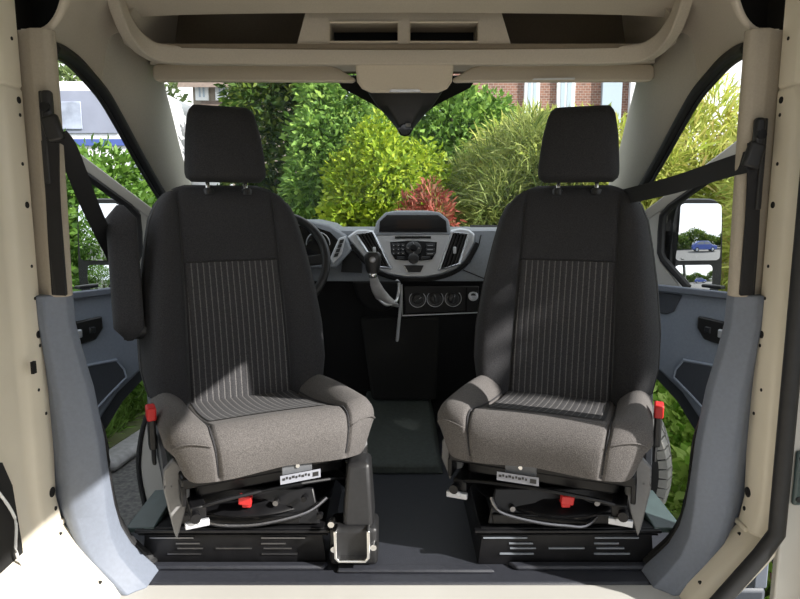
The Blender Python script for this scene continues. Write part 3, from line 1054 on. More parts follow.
    for x, z, w in ((-0.155, 0.073, 0.11), (-0.115, 0.058, 0.06), (-0.11, 0.045, 0.065), (-0.125, 0.030, 0.085), (0.125, 0.073, 0.11), (0.10, 0.058, 0.062), (0.11, 0.045, 0.07), (0.115, 0.030, 0.09), (0.0, 0.045, 0.09)):
        b = MB(); b.box((x + xm, y0 - 0.0015, z), (w, 0.004, 0.0035)); sq(b).build('vent_slot', 'dullsteel' if sx < 0 else 'dash', ped)  # left slots pale as if sunlit, right ones dim as if shaded, by material
    b = MB(); b.box((-0.02, y0 + 0.03, 0.118), (0.32, 0.05, 0.03)); b.box((0, y0 + 0.10, 0.13), (0.36, 0.12, 0.03)); sq(b).build('swivel_base', 'blackmetal', root, bevel=0.005)
    # curved release bar with red tag
    k = 1
    b = MB(); b.tube([T(v) for v in smooth_curve([(-0.14 * k, y0 + 0.05, 0.155), (-0.09 * k, y0 - 0.005, 0.118), (0.0, y0 - 0.012, 0.112), (0.08, y0 - 0.01, 0.122), (0.16, y0 + 0.0, 0.142), (0.205, y0 + 0.02, 0.17)], 6)] if sx < 0 else
                    [T(v) for v in smooth_curve([(0.13, y0 + 0.05, 0.155), (0.06, y0 - 0.006, 0.112), (0.0, y0 - 0.012, 0.112), (-0.08, y0 - 0.01, 0.122), (-0.16, y0 + 0.0, 0.142), (-0.18, y0 + 0.02, 0.17)], 6)], 0.0055, 8)
    b.build('release_bar', 'dullsteel', root)
    rx = 0.01 if sx < 0 else 0.0
    b = MB(); b.box((rx, y0 - 0.020, 0.184), (0.032, 0.018, 0.024), (0.1, 0.1, 0.05)); b.box((rx, y0 - 0.008, 0.168), (0.022, 0.012, 0.02))
    sq(b).build('red_release_tag', 'red', root, bevel=0.003)
    for i, (x, z) in enumerate(((-0.13, 0.15), (0.08, 0.165), (0.15, 0.175), (0.03, 0.13), (0.19, 0.13))):
        b = MB(); b.cyl((x, y0 - 0.004, z), (x, y0 + 0.012, z), 0.007, 10); sq(b).build('bolt_head', 'dullsteel' if i < 2 else 'blackmetal', root)
    b = MB(); b.prism([(-0.19, y0 + 0.005, 0.105), (0.19, y0 + 0.005, 0.105), (0.17, y0 + 0.03, 0.19), (-0.17, y0 + 0.03, 0.19)], (0, 0.01, 0)); sq(b).build('linkage_plate', 'blackmetal', root, bevel=0.004)
    if sx < 0:
        # hand-brake bracket bolted on the inboard end of the box
        b = MB()
        pth = [(0.232, y0 - 0.03, 0.115), (0.232, y0 - 0.03, 0.045), (0.240, y0 - 0.03, 0.036), (0.305, y0 - 0.03, 0.036), (0.313, y0 - 0.03, 0.045), (0.313, y0 - 0.03, 0.115)]
        b.sweep(pth, [(-0.004, -0.02), (0.004, -0.02), (0.004, 0.02), (-0.004, 0.02)], up=(0, 1, 0))
        cb = sq(b).build('lever_bracket', 'chrome', root, bevel=0.002)
        b = MB(); b.loft([[(0.245, y0 - 0.01, 0.10), (0.325, y0 - 0.01, 0.10), (0.325, y0 + 0.10, 0.10), (0.245, y0 + 0.10, 0.10)],
                          [(0.255, y0 + 0.02, 0.26), (0.315, y0 + 0.02, 0.26), (0.315, y0 + 0.10, 0.26), (0.255, y0 + 0.10, 0.26)]])
        b.box((0.275, y0 + 0.02, 0.06), (0.12, 0.09, 0.10))
        sq(b).build('lever_housing', 'black', root, bevel=0.012, seg=3)
        for x, z in ((0.222, 0.13), (0.228, 0.065), (0.325, 0.07)):
            b = MB(); b.cyl((x, y0 - 0.045, z), (x, y0 - 0.02, z), 0.008, 10); sq(b).build('bracket_nut', 'chrome', cb)
        # armrest folded up
        b = MB()
        rings = []
        for k in range(11):
            t = k / 10
            e = min(1, min(t, 1 - t) / 0.08)
            q = math.sqrt(max(0.05, 1 - (1 - e) ** 2))
            cx, cy, cz = -0.300, 0.225 + 0.085 * t, 0.525 + 0.375 * t
            w, dp = 0.040 * q, 0.055 * q
            rings.append([Vector((cx + w * math.copysign(abs(math.cos(a)) ** 0.35, math.cos(a)), cy + dp * math.copysign(abs(math.sin(a)) ** 0.5, math.sin(a)), cz)) for a in [2 * PI * i / 24 for i in range(24)]])
        b.loft(rings); ar = b.build('armrest', 'fabdk', root, angle=60)
        b = MB(); b.cyl((-0.315, 0.235, 0.55), (-0.24, 0.235, 0.55), 0.026, 18); b.build('armrest_pivot', 'black', ar)
    return root


seatL = make_seat('swivel_seat', 'charcoal cloth swivel seat on the left, with folded armrest', -1, (-0.39, 1.69, 0), R(26))
seatR = make_seat('swivel_seat', 'charcoal cloth swivel seat on the right, without armrest', 1, (0.411, 1.69, 0), R(-21))


# ================================================================== DASHBOARD
DY_PY = [205, 214, 232, 250, 268, 280, 292, 320, 400]
DY_Y = [2.60, 2.58, 2.53, 2.49, 2.455, 2.44, 2.46, 2.48, 2.60]


def D(px, py, off=0.0):
    return P(px, py, lerp(DY_PY, DY_Y, py) - off)


def dpoly(pts, off, th):
    b = MB()
    b.slab([D(x, y, off) for x, y in pts], [D(x, y, off - th) for x, y in pts])
    return b


dash = thing('dashboard', 'grey and black van dashboard with silver centre stack between the two seats', 'dashboard', (0.06, 2.55, 0.2))
lo = wm(dash)
# main body: one cross-section swept over the width of the cab
rings = []
for x in np.linspace(-0.86, 0.86, 45):
    c = abs(x - 0.06)
    prof = [D(415, y) for y in (231, 240, 252, 266, 276, 281)]
    curve_back = 0.10 * max(0, (c - 0.3) / 0.55) ** 2
    ring = [Vector((x, 3.14, 0.765)), Vector((x, 2.85, 0.805)), Vector((x, prof[0].y + 0.06 + curve_back, prof[0].z + 0.012)), Vector((x, prof[0].y + 0.015 + curve_back, prof[0].z + 0.006))]
    ring += [Vector((x, p.y + curve_back, p.z)) for p in prof]
    ring += [Vector((x, 2.62, prof[-1].z - 0.01)), Vector((x, 3.14, prof[-1].z - 0.01))]
    rings.append(ring)
b = MB(); b.loft(rings)
b.build('dash_top', 'dash', dash, local=lo, angle=30)
rings = []
for x in np.linspace(-0.84, 0.84, 15):
    prof = [D(415, y) for y in (282, 292, 320, 350, 392)]
    ring = [Vector((x, p.y + 0.015, p.z)) for p in prof] + [Vector((x, 2.80, prof[-1].z)), Vector((x, 2.80, prof[0].z))]
    rings.append(ring)
b = MB(); b.loft(rings); b.build('lower_dash', 'dashdk', dash, local=lo)
# knee tunnel
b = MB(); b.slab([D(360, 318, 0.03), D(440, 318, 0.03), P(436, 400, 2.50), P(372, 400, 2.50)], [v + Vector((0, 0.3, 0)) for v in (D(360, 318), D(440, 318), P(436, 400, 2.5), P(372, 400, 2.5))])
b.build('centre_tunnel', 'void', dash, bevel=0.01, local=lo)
# display hood
hood = [(372, 236), (377, 221), (385, 213), (396, 211), (430, 211), (440, 212.5), (449, 220), (452, 235)]
b = MB()
f0 = [D(x, y, 0.035) for x, y in hood]
f1 = [v + Vector((0, 0.26, 0.0)) for v in f0]
b.slab(f0, f1); ho = b.build('display_hood', 'dash', dash, bevel=0.008, seg=3, local=lo)
b = dpoly([(379, 232), (380, 221.5), (387, 215), (438, 215), (446, 221), (447, 232)], 0.0365, 0.01); b.build('display_recess', 'blackgloss', ho, local=lo)
b = dpoly([(396, 229), (396, 219), (430, 219), (430, 229)], 0.038, 0.004); b.build('display_screen', 'screen', ho, local=lo)
# silver fascia
fas = [(347, 237), (357, 229.5), (366, 229.5), (380, 231.5), (413, 232), (446, 231), (460, 228), (469, 229.5), (475, 234), (474, 242), (465, 260), (456, 268), (442, 274), (425, 277), (405, 277), (388, 274), (375, 268), (362, 255)]
b = dpoly(fas, 0.032, 0.05); fa = b.build('centre_fascia', 'silver', dash, bevel=0.007, seg=3, local=lo)
b = MB()
rim = [(351, 245), (362, 258), (375, 271), (389, 276.5), (405, 279.5), (425, 279.5), (443, 276.5), (458, 270), (468, 260), (477, 243)]
b.sweep(smooth_curve([D(x, y, 0.035) for x, y in rim], 3), [(-0.008, -0.006), (0.008, -0.006), (0.008, 0.006), (-0.008, 0.006)], up=(0, 1, 0)); b.build('fascia_rim', 'dashdk', dash, bevel=0.003, local=lo)


def vent(q, slats):
    b = MB(); b.tube([D(x, y, 0.040) for x, y in q], 0.0055, 8, up=(0, 1, 0), closed=True)
    v = b.build('air_vent', 'silverlt', dash, local=lo)
    b = dpoly(q, 0.0345, 0.01); b.build('vent_well', 'void', v, local=lo)
    for k in range(1, slats + 1):
        t = k / (slats + 1)
        a = Vector(q[0]).lerp(Vector(q[1]), t); c = Vector(q[3]).lerp(Vector(q[2]), t)
        p0, p1 = D(a[0], a[1], 0.040), D(c[0], c[1], 0.040)
        b = MB(); b.sweep([p0, p0.lerp(p1, 0.5), p1], [(-0.0022, -0.005), (0.0022, -0.005), (0.0022, 0.005), (-0.0022, 0.005)], up=(0, 1, 0))
        b.build('vent_fin', 'black', v, local=lo)
    a = (Vector(q[0]) + Vector(q[1]) + Vector(q[2]) + Vector(q[3])) / 4
    b = MB(); b.box(D(a[0], a[1], 0.046), (0.012, 0.012, 0.026)); b.build('vent_tab', 'silver', v, bevel=0.003, local=lo)


vent([(356.5, 235), (373, 232), (391, 268), (377, 266.5)], 4)
vent([(452, 232.5), (468.5, 234.5), (459, 264), (439, 270)], 4)
# radio
b = dpoly([(395, 236.2), (431, 236.2), (431, 238.6), (395, 238.6)], 0.0335, 0.004); b.build('disc_slot', 'void', fa, local=lo)
b = dpoly([(390, 242), (412, 240.5), (437, 242), (436, 253), (432, 259.5), (422, 260.5), (404, 260.5), (395, 259.5), (391, 253)], 0.0335, 0.004)
kp = b.build('radio_panel', 'dashdk', dash, bevel=0.002, local=lo)


def button(q, m='btn', nm='radio_button'):
    return dpoly(q, 0.038, 0.005).build(nm, m, kp, bevel=0.0015, local=lo)


for r_ in range(3):
    for c_ in range(3):
        x = 391.6 + c_ * 4.6; y = 243.6 + r_ * 4.0
        button([(x, y), (x + 4.0, y), (x + 4.0, y + 3.3), (x, y + 3.3)])
    x = 426; y = 243.6 + r_ * 4.2
    button([(x, y), (x + 9, y), (x + 8.6, y + 3.5), (x, y + 3.5)])
button([(396.5, 256.4), (405, 256.4), (405.5, 259.6), (397.5, 259)])
button([(421.5, 256.4), (430.5, 256.4), (429, 259), (420.5, 259.6)])
for r_ in range(3):
    b = dpoly([(427.5, 245 + r_ * 4.2), (433, 245 + r_ * 4.2), (433, 245.6 + r_ * 4.2), (427.5, 245.6 + r_ * 4.2)], 0.0386, 0.001); b.build('button_mark', 'mark', kp, local=lo)
for r_ in range(3):
    for c_ in range(3):
        x = 393.3 + c_ * 4.6; y = 244.9 + r_ * 4.0
        b = dpoly([(x, y), (x + 0.9, y), (x + 0.9, y + 0.9), (x, y + 0.9)], 0.0386, 0.001); b.build('button_mark', 'mark', kp, local=lo)
c = D(413.5, 249, 0.034)
nrm = (D(413, 255, 0) - D(413, 245, 0)).cross(Vector((1, 0, 0))).normalized()
if nrm.y > 0: nrm = -nrm
b = MB(); b.lathe(c, nrm, [(0, 0.030), (0.006, 0.030), (0.008, 0.027), (0.008, 0.0)], 28); b.build('menu_ring', 'btn', kp, local=lo)
b = MB(); b.lathe(c, nrm, [(0.008, 0.013), (0.013, 0.013), (0.015, 0.011), (0.015, 0)], 20); b.build('menu_button', 'dashdk', kp, local=lo)
for a in range(4):
    u = Vector((math.cos(a * PI / 2), 0, 0)); w = nrm.cross(Vector((1, 0, 0))) * math.sin(a * PI / 2)
    b = MB(); b.box(c + nrm * 0.0085 + (u + w) * 0.021, (0.004, 0.002, 0.004)); b.build('button_mark', 'mark', kp, local=lo)
b = MB(); b.lathe(D(413.5, 259, 0.034), nrm, [(0, 0.020), (0.010, 0.020), (0.012, 0.017), (0.012, 0)], 24); b.build('volume_knob', 'black', kp, local=lo)
b = dpoly([(403.5, 265.2), (424, 265.2), (420.5, 272.2), (408, 272.2)], 0.036, 0.01); hz = b.build('hazard_panel', 'black', dash, bevel=0.003, local=lo)
b = dpoly([(403, 265.6), (404.6, 265.6), (408.6, 272.6), (407, 272.6)], 0.038, 0.004); b.build('panel_edge', 'silverlt', hz, local=lo)
# heater panel with round controls
b = dpoly([(403.5, 286), (479, 286), (478, 311), (405, 314)], 0.012, 0.03); hp = b.build('heater_panel', 'black', dash, bevel=0.004, local=lo)
b = MB(); b.sweep([D(402, 284.5, 0.013), D(402.5, 315.5, 0.013), D(478, 312.5, 0.013)], [(-0.0022, -0.003), (0.0022, -0.003), (0.0022, 0.003), (-0.0022, 0.003)], up=(0, 1, 0)); b.build('panel_trim', 'silver', hp, local=lo)
b = MB(); b.sweep([D(466.5, 287, 0.014), D(466, 311.5, 0.014)], [(-0.002, -0.003), (0.002, -0.003), (0.002, 0.003), (-0.002, 0.003)], up=(0, 1, 0)); b.build('panel_divider', 'dashdk', hp, local=lo)
for i, (x, y) in enumerate(((417.5, 299), (435, 298.5), (453, 298.2))):
    c = D(x, y, 0.012)
    b = MB(); b.lathe(c, (0, -1, 0.12), [(0, 0.031), (0.006, 0.031), (0.007, 0.028), (0.007, 0.022), (0.02, 0.020), (0.022, 0.017), (0.022, 0)], 30)
    k = b.build('heater_knob', 'black', dash, local=lo)
    b = MB(); b.tube([c + Vector((0.0315 * math.cos(a), -0.007, 0.0315 * math.sin(a))) for a in np.linspace(0, 2 * PI, 30)[:-1]], 0.0012, 6, up=(0, 1, 0), closed=True)
    b.build('knob_ring', 'silver', k, local=lo)
    b = MB(); a = (R(35), R(100), R(75))[i]
    b.box(c + Vector((0, -0.026, 0.002)), (0.009, 0.012, 0.034), (0, PI / 2 - a, 0)); b.build('knob_grip', 'btn', k, bevel=0.003, local=lo)
    b = MB(); b.box(c + Vector((0.012 * math.cos(a), -0.0325, 0.002 + 0.012 * math.sin(a))), (0.0022, 0.002, 0.010), (0, PI / 2 - a, 0)); b.build('knob_pointer', 'mark', k, local=lo)
c = D(473, 296, 0.012)
b = MB(); b.lathe(c, (0, -1, 0.12), [(0, 0.019), (0.008, 0.019), (0.010, 0.016), (0.010, 0.011), (0.004, 0.010), (0.004, 0)], 24); b.build('power_socket', 'silver', dash, local=lo)
# right-hand glove panel joint and top tray slot
b = MB(); b.sweep([D(481, 235, 0.001), D(478.5, 246, 0.001), D(470, 262, 0.001), D(463, 270, 0.001), D(490, 281, 0.001)], [(-0.0015, -0.002), (0.0015, -0.002), (0.0015, 0.002), (-0.0015, 0.002)], up=(0, 1, 0)); b.build('glove_box_joint', 'void', dash, local=lo)
b = MB(); b.slab([P(472, 229, 2.60), P(510, 229.5, 2.60), P(510, 225, 2.68), P(470, 225, 2.68)], [v + Vector((0, 0, -0.004)) for v in (P(472, 229, 2.60), P(510, 229.5, 2.60), P(510, 225, 2.68), P(470, 225, 2.68))])
b.build('top_tray', 'void', dash, local=lo)
# left: instrument binnacle, switch strip and pocket
b = MB()
bl = [(252, 244), (262, 227), (285, 221), (312, 221), (330, 225), (346, 236), (352, 250), (336, 268), (252, 270)]
f0 = [D(x, y, 0.05) for x, y in bl]
b.slab(f0, [v + Vector((0, 0.30, 0)) for v in f0]); bi = b.build('instrument_binnacle', 'dash', dash, bevel=0.01, seg=3, local=lo)
b = dpoly([(260, 243), (268, 230), (288, 225), (312, 226), (330, 232), (338, 240), (330, 262), (260, 264)], 0.052, 0.01); b.build('instrument_face', 'blackgloss', bi, local=lo)
for x in (285, 318):
    c = D(x, 244, 0.052)
    b = MB(); b.tube([c + Vector((0.045 * math.cos(a), 0, 0.045 * math.sin(a))) for a in np.linspace(0, 2 * PI, 26)[:-1]], 0.002, 6, up=(0, 1, 0), closed=True); b.build('gauge_ring', 'silver', bi, local=lo)
b = dpoly([(339, 238), (346, 236), (342, 254), (333, 264), (330, 258)], 0.055, 0.012); sw = b.build('switch_strip', 'silver', dash, bevel=0.003, local=lo)
for k in range(4):
    t = k / 4
    x = 340 - 7 * t; y = 240 + 18 * t
    b = dpoly([(x, y), (x + 4.2, y - 1), (x + 3, y + 3), (x - 1.2, y + 3.8)], 0.058, 0.006); b.build('switch', 'black', sw, bevel=0.001, local=lo)
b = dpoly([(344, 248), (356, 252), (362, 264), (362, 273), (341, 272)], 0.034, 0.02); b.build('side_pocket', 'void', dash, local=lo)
# gear shift pod below the fascia
b = MB()
pod = [(352, 281), (402, 281), (400, 296), (395, 306), (385, 312), (368, 310), (358, 300)]
b.slab([D(x, y, 0.09) for x, y in pod], [D(x, y, -0.02) for x, y in pod]); b.build('shift_pod', 'dashdk', dash, bevel=0.012, seg=3, local=lo)
b = MB(); b.sweep(smooth_curve([D(396, 280, 0.05), D(400.5, 286, 0.06), D(401, 300, 0.06), D(399, 322, 0.05), D(397, 341, 0.04)], 5), [(-0.006, -0.008), (0.006, -0.008), (0.006, 0.008), (-0.006, 0.008)], up=(0, 1, 0)); b.build('pod_edge', 'silver', dash, bevel=0.003, local=lo)

# gear lever
g0 = P(386, 300, 2.33)
gl = thing('gear_lever', 'black knobbed gear lever with silver gaiter below the left air vent', 'gear lever', g0)
lo = wm(gl)
b = MB(); b.tube(smooth_curve([P(374, 264, 2.24), P(374, 274, 2.25), P(378, 288, 2.28), P(387, 299, 2.33)], 5), 0.008, 12); b.build('lever_shaft', 'chrome', gl, local=lo)
rings = []
for px, py, Y, r in ((373.5, 275, 2.25, 0.012), (374.5, 280, 2.26, 0.017), (377, 287, 2.275, 0.024), (381, 294, 2.29, 0.032), (387, 301, 2.31, 0.042), (391, 305, 2.33, 0.03)):
    c = P(px, py, Y); rings.append([c + Vector((r * math.cos(a), r * 0.7 * math.sin(a), -0.25 * r * math.cos(a))) for a in [2 * PI * i / 20 for i in range(20)]])
b = MB(); b.loft(rings); b.build('gaiter', mat('silver_leather_gaiter', (0.42, 0.42, 0.43), 0.35, metal=0.2, noise=0.3, nscale=25, bump=0.4, bscale=40), gl, local=lo)
b = MB()
c = P(372.8, 262, 2.235)
rings = []
for z, rx, ry in ((-0.040, 0.014, 0.014), (-0.036, 0.021, 0.020), (-0.015, 0.026, 0.023), (0.008, 0.030, 0.025), (0.026, 0.029, 0.024), (0.035, 0.021, 0.018), (0.034, 0.004, 0.004)):
    rings.append([c + Vector((rx * math.copysign(abs(math.cos(a)) ** .7, math.cos(a)), ry * math.sin(a), z)) for a in [2 * PI * i / 24 for i in range(24)]])
b.loft(rings); kn = b.build('knob', 'black', gl, local=lo)
b = MB(); b.lathe(c + Vector((0, 0, -0.056)), (0, 0, 1), [(0, 0.011), (0.004, 0.014), (0.014, 0.014), (0.018, 0.012)], 18); b.build('knob_collar', 'chrome', gl, local=lo)
b = MB(); b.lathe(c + Vector((0.0, -0.0235, 0.010)), (0, -1, 0.1), [(0, 0.011), (0.002, 0.0105), (0.003, 0.008), (0.003, 0.0)], 18); b.build('knob_badge', 'dullsteel', kn, local=lo)
# silver loop at the base of the gaiter
b = MB(); b.tube(smooth_curve([P(379, 299, 2.29), P(387, 305, 2.29), P(396, 301, 2.30), P(399, 290, 2.31), P(399, 283, 2.32)], 5), 0.0055, 8); b.build('gaiter_frame', 'silverlt', gl, local=lo)

# steering wheel
WC = Vector((-0.452, 2.27, 0.695))
sw = thing('steering_wheel', 'black steering wheel half hidden behind the left seat', 'steering wheel', WC)
lo = wm(sw)
tilt = R(28)
ax = Vector((0, -math.cos(tilt), math.sin(tilt)))
upv = Vector((0, math.sin(tilt), math.cos(tilt)))
b = MB(); b.tube([WC + Vector((0.19 * math.cos(a), 0, 0)) + upv * 0.19 * math.sin(a) for a in np.linspace(0, 2 * PI, 61)[:-1]], 0.0155, 12, up=ax, closed=True); b.build('rim', 'black', sw, local=lo)
b = MB(); b.lathe(WC + ax * -0.05, ax, [(0, 0.05), (0.02, 0.075), (0.045, 0.08), (0.06, 0.065), (0.065, 0.0)], 30); b.build('hub', 'dashdk', sw, local=lo)
for a in (R(5), R(175), R(270)):
    e = Vector((math.cos(a), 0, 0)) + upv * math.sin(a)
    b = MB(); b.sweep([WC + e * 0.06 - ax * 0.015, WC + e * 0.18], [(-0.018, -0.007), (0.018, -0.007), (0.018, 0.007), (-0.018, 0.007)], up=ax); b.build('spoke', 'black', sw, bevel=0.003, local=lo)
b = MB(); b.cyl(WC - ax * 0.30, WC - ax * 0.04, 0.04, 20); b.build('column', 'black', sw, local=lo)


# ================================================================== FRONT DOORS (standing ajar)
def make_door(sx, n, side):
    TH = R(30)
    H = Vector((sx * 0.885, 2.62, 0))
    sd = Vector((sx * math.sin(TH), -math.cos(TH), 0))
    nd = Vector((-sx * math.cos(TH), -math.sin(TH), 0))

    def q(s, z, d=0.0):
        return H + sd * s + nd * d + Vector((0, 0, z))

    door = thing('door_%d' % n, '%s front door standing ajar, blue-grey panel below its window' % side, 'door', H, 0, kind='structure')
    lo = wm(door)
    body = [(0.0, 0.56), (1.06, 0.575), (1.07, -0.26), (0.56, -0.28), (0.525, -0.16), (0.49, -0.05), (0.43, 0.07), (0.34, 0.17), (0.22, 0.25), (0.10, 0.29), (0.0, 0.30)]
    b = MB(); b.slab([q(s, z, 0.02) for s, z in body], [q(s, z, -0.03) for s, z in body]); b.build('door_shell', 'blued', door, bevel=0.006, local=lo)
    b = MB(); o_ = [(s * 1.0, z) for s, z in body]; b.slab([q(s, z, -0.031) for s, z in o_], [q(s, z, -0.075) for s, z in o_]); b.build('outer_skin', 'cream', door, bevel=0.012, local=lo)
    pan = [(0.03, 0.60), (1.04, 0.61), (1.04, -0.16), (0.68, -0.16), (0.60, -0.08), (0.54, 0.03), (0.47, 0.13), (0.38, 0.22), (0.26, 0.29), (0.12, 0.34), (0.03, 0.345)]
    b = MB(); b.slab([q(s, z, 0.055) for s, z in pan], [q(s, z, 0.01) for s, z in pan]); pa = b.build('door_panel', 'doorblue', door, bevel=0.014, seg=3, local=lo)
    b = MB(); b.slab([q(s, z, 0.060) for s, z in ((0.06, 0.575), (0.36, 0.58), (0.33, 0.515), (0.30, 0.50), (0.06, 0.50))], [q(s, z, 0.045) for s, z in ((0.06, 0.575), (0.36, 0.58), (0.33, 0.515), (0.30, 0.50), (0.06, 0.50))])
    b.build('pocket_recess', 'blued', pa, bevel=0.004, local=lo)
    b = MB(); b.sweep(smooth_curve([q(0.05, 0.590, 0.058), q(0.35, 0.597, 0.060), q(1.0, 0.605, 0.062)], 4), [(-0.012, -0.01), (0.012, -0.01), (0.012, 0.012), (-0.012, 0.012)], up=nd); b.build('sill_ledge', 'blue', pa, bevel=0.004, local=lo)
    b = MB(); b.box(q(0.46, 0.620, 0.03), (0.075, 0.03, 0.012), (0, 0, math.atan2(sd.y, sd.x))); b.build('lock_pull', 'black', pa, bevel=0.004, local=lo)
    b = MB(); hd = [(0.43, 0.515), (0.60, 0.505), (0.605, 0.44), (0.58, 0.42), (0.46, 0.435), (0.43, 0.47)]
    b.slab([q(s, z, 0.064) for s, z in hd], [q(s, z, 0.05) for s, z in hd]); hh = b.build('handle_bezel', 'black', pa, bevel=0.006, local=lo)
    b = MB(); b.box(q(0.545, 0.468, 0.068), (0.06, 0.012, 0.030), (0, 0, math.atan2(sd.y, sd.x))); b.build('release_handle', 'silver', hh, bevel=0.005, local=lo)
    b = MB(); b.box(q(0.475, 0.472, 0.066), (0.022, 0.010, 0.022), (0, 0, math.atan2(sd.y, sd.x))); b.build('lock_switch', 'btn', hh, bevel=0.003, local=lo)
    sp = [(0.385, 0.345), (0.68, 0.36), (0.70, 0.12), (0.62, 0.09), (0.52, 0.16), (0.42, 0.228), (0.35, 0.272), (0.355, 0.305)]
    b = MB(); b.slab([q(s, z, 0.062) for s, z in sp], [q(s, z, 0.05) for s, z in sp]); spk = b.build('speaker_grille', 'blued', pa, bevel=0.006, local=lo)
    b = MB(); b.tube([q(s, z, 0.060) for s, z in sp], 0.006, 8, up=nd, closed=True); b.build('grille_rim', 'doorblue', spk, local=lo)
    # window frame: painted outer bar, black inner gasket
    fr = [(0.03, 0.79), (0.20, 0.90), (0.42, 1.045), (0.59, 1.157), (0.70, 1.217), (0.80, 1.25), (0.92, 1.268), (1.04, 1.268), (1.05, 1.0), (1.055, 0.57)]
    cur = smooth_curve([(s, z, 0) for s, z in fr], 4)
    pth = [q(v.x, v.y, -0.02) for v in cur]
    b = MB(); b.sweep(pth, [(-0.022, -0.022), (0.022, -0.022), (0.022, 0.022), (-0.022, 0.022)], up=nd); b.build('window_frame', 'white', door, bevel=0.006, local=lo)
    g = [(1.02, 0.60), (1.02, 1.0), (1.01, 1.235), (0.90, 1.236), (0.80, 1.218), (0.70, 1.182), (0.59, 1.12), (0.42, 1.01), (0.24, 0.895), (0.208, 0.86), (0.205, 0.80), (0.208, 0.72), (0.222, 0.695), (0.335, 0.60)]
    b = MB(); b.tube([q(s, z, -0.008) for s, z in g], 0.014, 8, up=nd); b.build('window_gasket', 'rubber', door, local=lo)
    # corner fill between gasket and hinge side
    cf = [(0.02, 0.56), (0.34, 0.565), (0.215, 0.685), (0.20, 0.74), (0.20, 0.88), (0.03, 0.78)]
    b = MB(); b.slab([q(s, z, 0.0) for s, z in cf], [q(s, z, -0.05) for s, z in cf]); b.build('corner_panel', 'white', door, bevel=0.004, local=lo)
    gp = [(0.345, 0.572), (0.222, 0.68), (0.208, 0.72), (0.208, 0.86), (0.42, 1.01), (0.70, 1.182), (0.90, 1.236), (1.01, 1.235), (1.02, 0.57)]
    b = MB(); b.add([q(s, z, -0.02) for s, z in gp], [tuple(range(len(gp)))]); b.build('window_pane', 'sideglass', door, local=lo)
    # ---- mirror
    mc = q(0.27, 0.735, -0.125)
    facing = Vector((sx * 0.14, -1, 0.065)).normalized()
    rt = Vector((0, 0, 1)).cross(facing).normalized()      # across the mirror
    if rt.x * sx < 0: rt = -rt                             # +rt = outboard
    upm = (Vector((0, 0, 1)) - facing * facing.z).normalized()
    W, Hh = 0.105, 0.185

    def m(a, c, d=0.0):
        return mc + rt * a + upm * c + facing * d
    def outline(w, h, k=0.0):
        pts = []
        for i in range(40):
            t = 2 * PI * i / 40
            ca, sa = math.cos(t), math.sin(t)
            a = w * math.copysign(abs(ca) ** 0.38, ca); c = h * math.copysign(abs(sa) ** 0.38, sa)
            a += 0.012 * (c / h) * (1 if a < 0 else -0.2)
            pts.append((a, c))
        return pts
    rings = []
    for d, s in ((0.010, 1.0), (0.0, 1.03), (-0.03, 1.03), (-0.07, 0.93), (-0.10, 0.70), (-0.112, 0.35)):
        rings.append([m(a * s, c * s, d) for a, c in outline(W, Hh)])
    b = MB(); b.loft(rings, cap=True); mh = b.build('mirror_housing', 'black', door, local=lo)
    def pane(lo_, hi_, left, right, rad, nm):
        """convex mirror pane: rows from lo_ to hi_, half rounded corners"""
        rows = []
        for k in range(41):
            c_ = lo_ + (hi_ - lo_) * k / 40
            e = max(0, 0.014 - min(c_ - lo_, hi_ - c_)) / 0.014
            ins = 0.014 * (1 - math.sqrt(max(0, 1 - e * e)))
            a0, a1 = left(c_) + ins, right(c_) - ins
            row = []
            for i_ in range(13):
                a_ = a0 + (a1 - a0) * i_ / 12
                row.append(m(a_, c_, 0.0235 - (a_ * a_ + (c_ - (lo_ + hi_) / 2) ** 2) / (2 * rad)))
            rows.append(row)
        pb = MB(); pb.loft(rows, closed=False, cap=False)
        return pb.build(nm, 'mirror', mh, local=lo, angle=180)
    pane(-0.045, 0.170, lambda c_: -0.086 + 0.012 * (c_ / 0.17), lambda c_: 0.093, 1.1, 'mirror_glass')
    pane(-0.165, -0.062, lambda c_: -0.088, lambda c_: 0.062 + 0.35 * min(0, c_ + 0.13), 0.45, 'wide_angle_glass')
    # arm
    b = MB(); b.loft([[q(0.16, 0.80, -0.03), q(0.26, 0.80, -0.03), q(0.26, 0.60, -0.03), q(0.16, 0.60, -0.03)],
                      [m(-0.10, 0.11, -0.005), m(-0.10, 0.11, -0.07), m(-0.10, -0.13, -0.07), m(-0.10, -0.13, -0.005)]])
    b.build('mirror_arm', 'black', door, bevel=0.012, seg=3, local=lo)
    if sx > 0:
        b = MB(); b.loft([[q(0.19, 0.70, -0.055), q(0.245, 0.70, -0.055), q(0.245, 0.64, -0.055), q(0.19, 0.64, -0.055)],
                          [m(-0.108, -0.01, 0.0), m(-0.108, -0.01, -0.06), m(-0.108, -0.06, -0.06), m(-0.108, -0.06, 0.0)]])
        b.build('mirror_bracket', 'carsilver', door, bevel=0.006, local=lo)
    return door


make_door(-1, 1, 'left')
make_door(1, 2, 'right')


# ================================================================== SEAT BELTS
def strap(path, w, th, wide, name, parent, m='belt', local=None):
    """flat band following the path, its width lying along the vectors in wide"""
    b = MB(); rings = []
    path = [Vector(p) for p in path]
    for i, p in enumerate(path):
        t = (path[min(i + 1, len(path) - 1)] - path[max(i - 1, 0)]).normalized()
        a = Vector(wide[min(i, len(wide) - 1)]); a = (a - t * a.dot(t)).normalized()
        n_ = t.cross(a)
        rings.append([p + a * w / 2 + n_ * th / 2, p - a * w / 2 + n_ * th / 2, p - a * w / 2 - n_ * th / 2, p + a * w / 2 - n_ * th / 2])
    b.loft(rings)
    return b.build(name, m, parent, local=local)


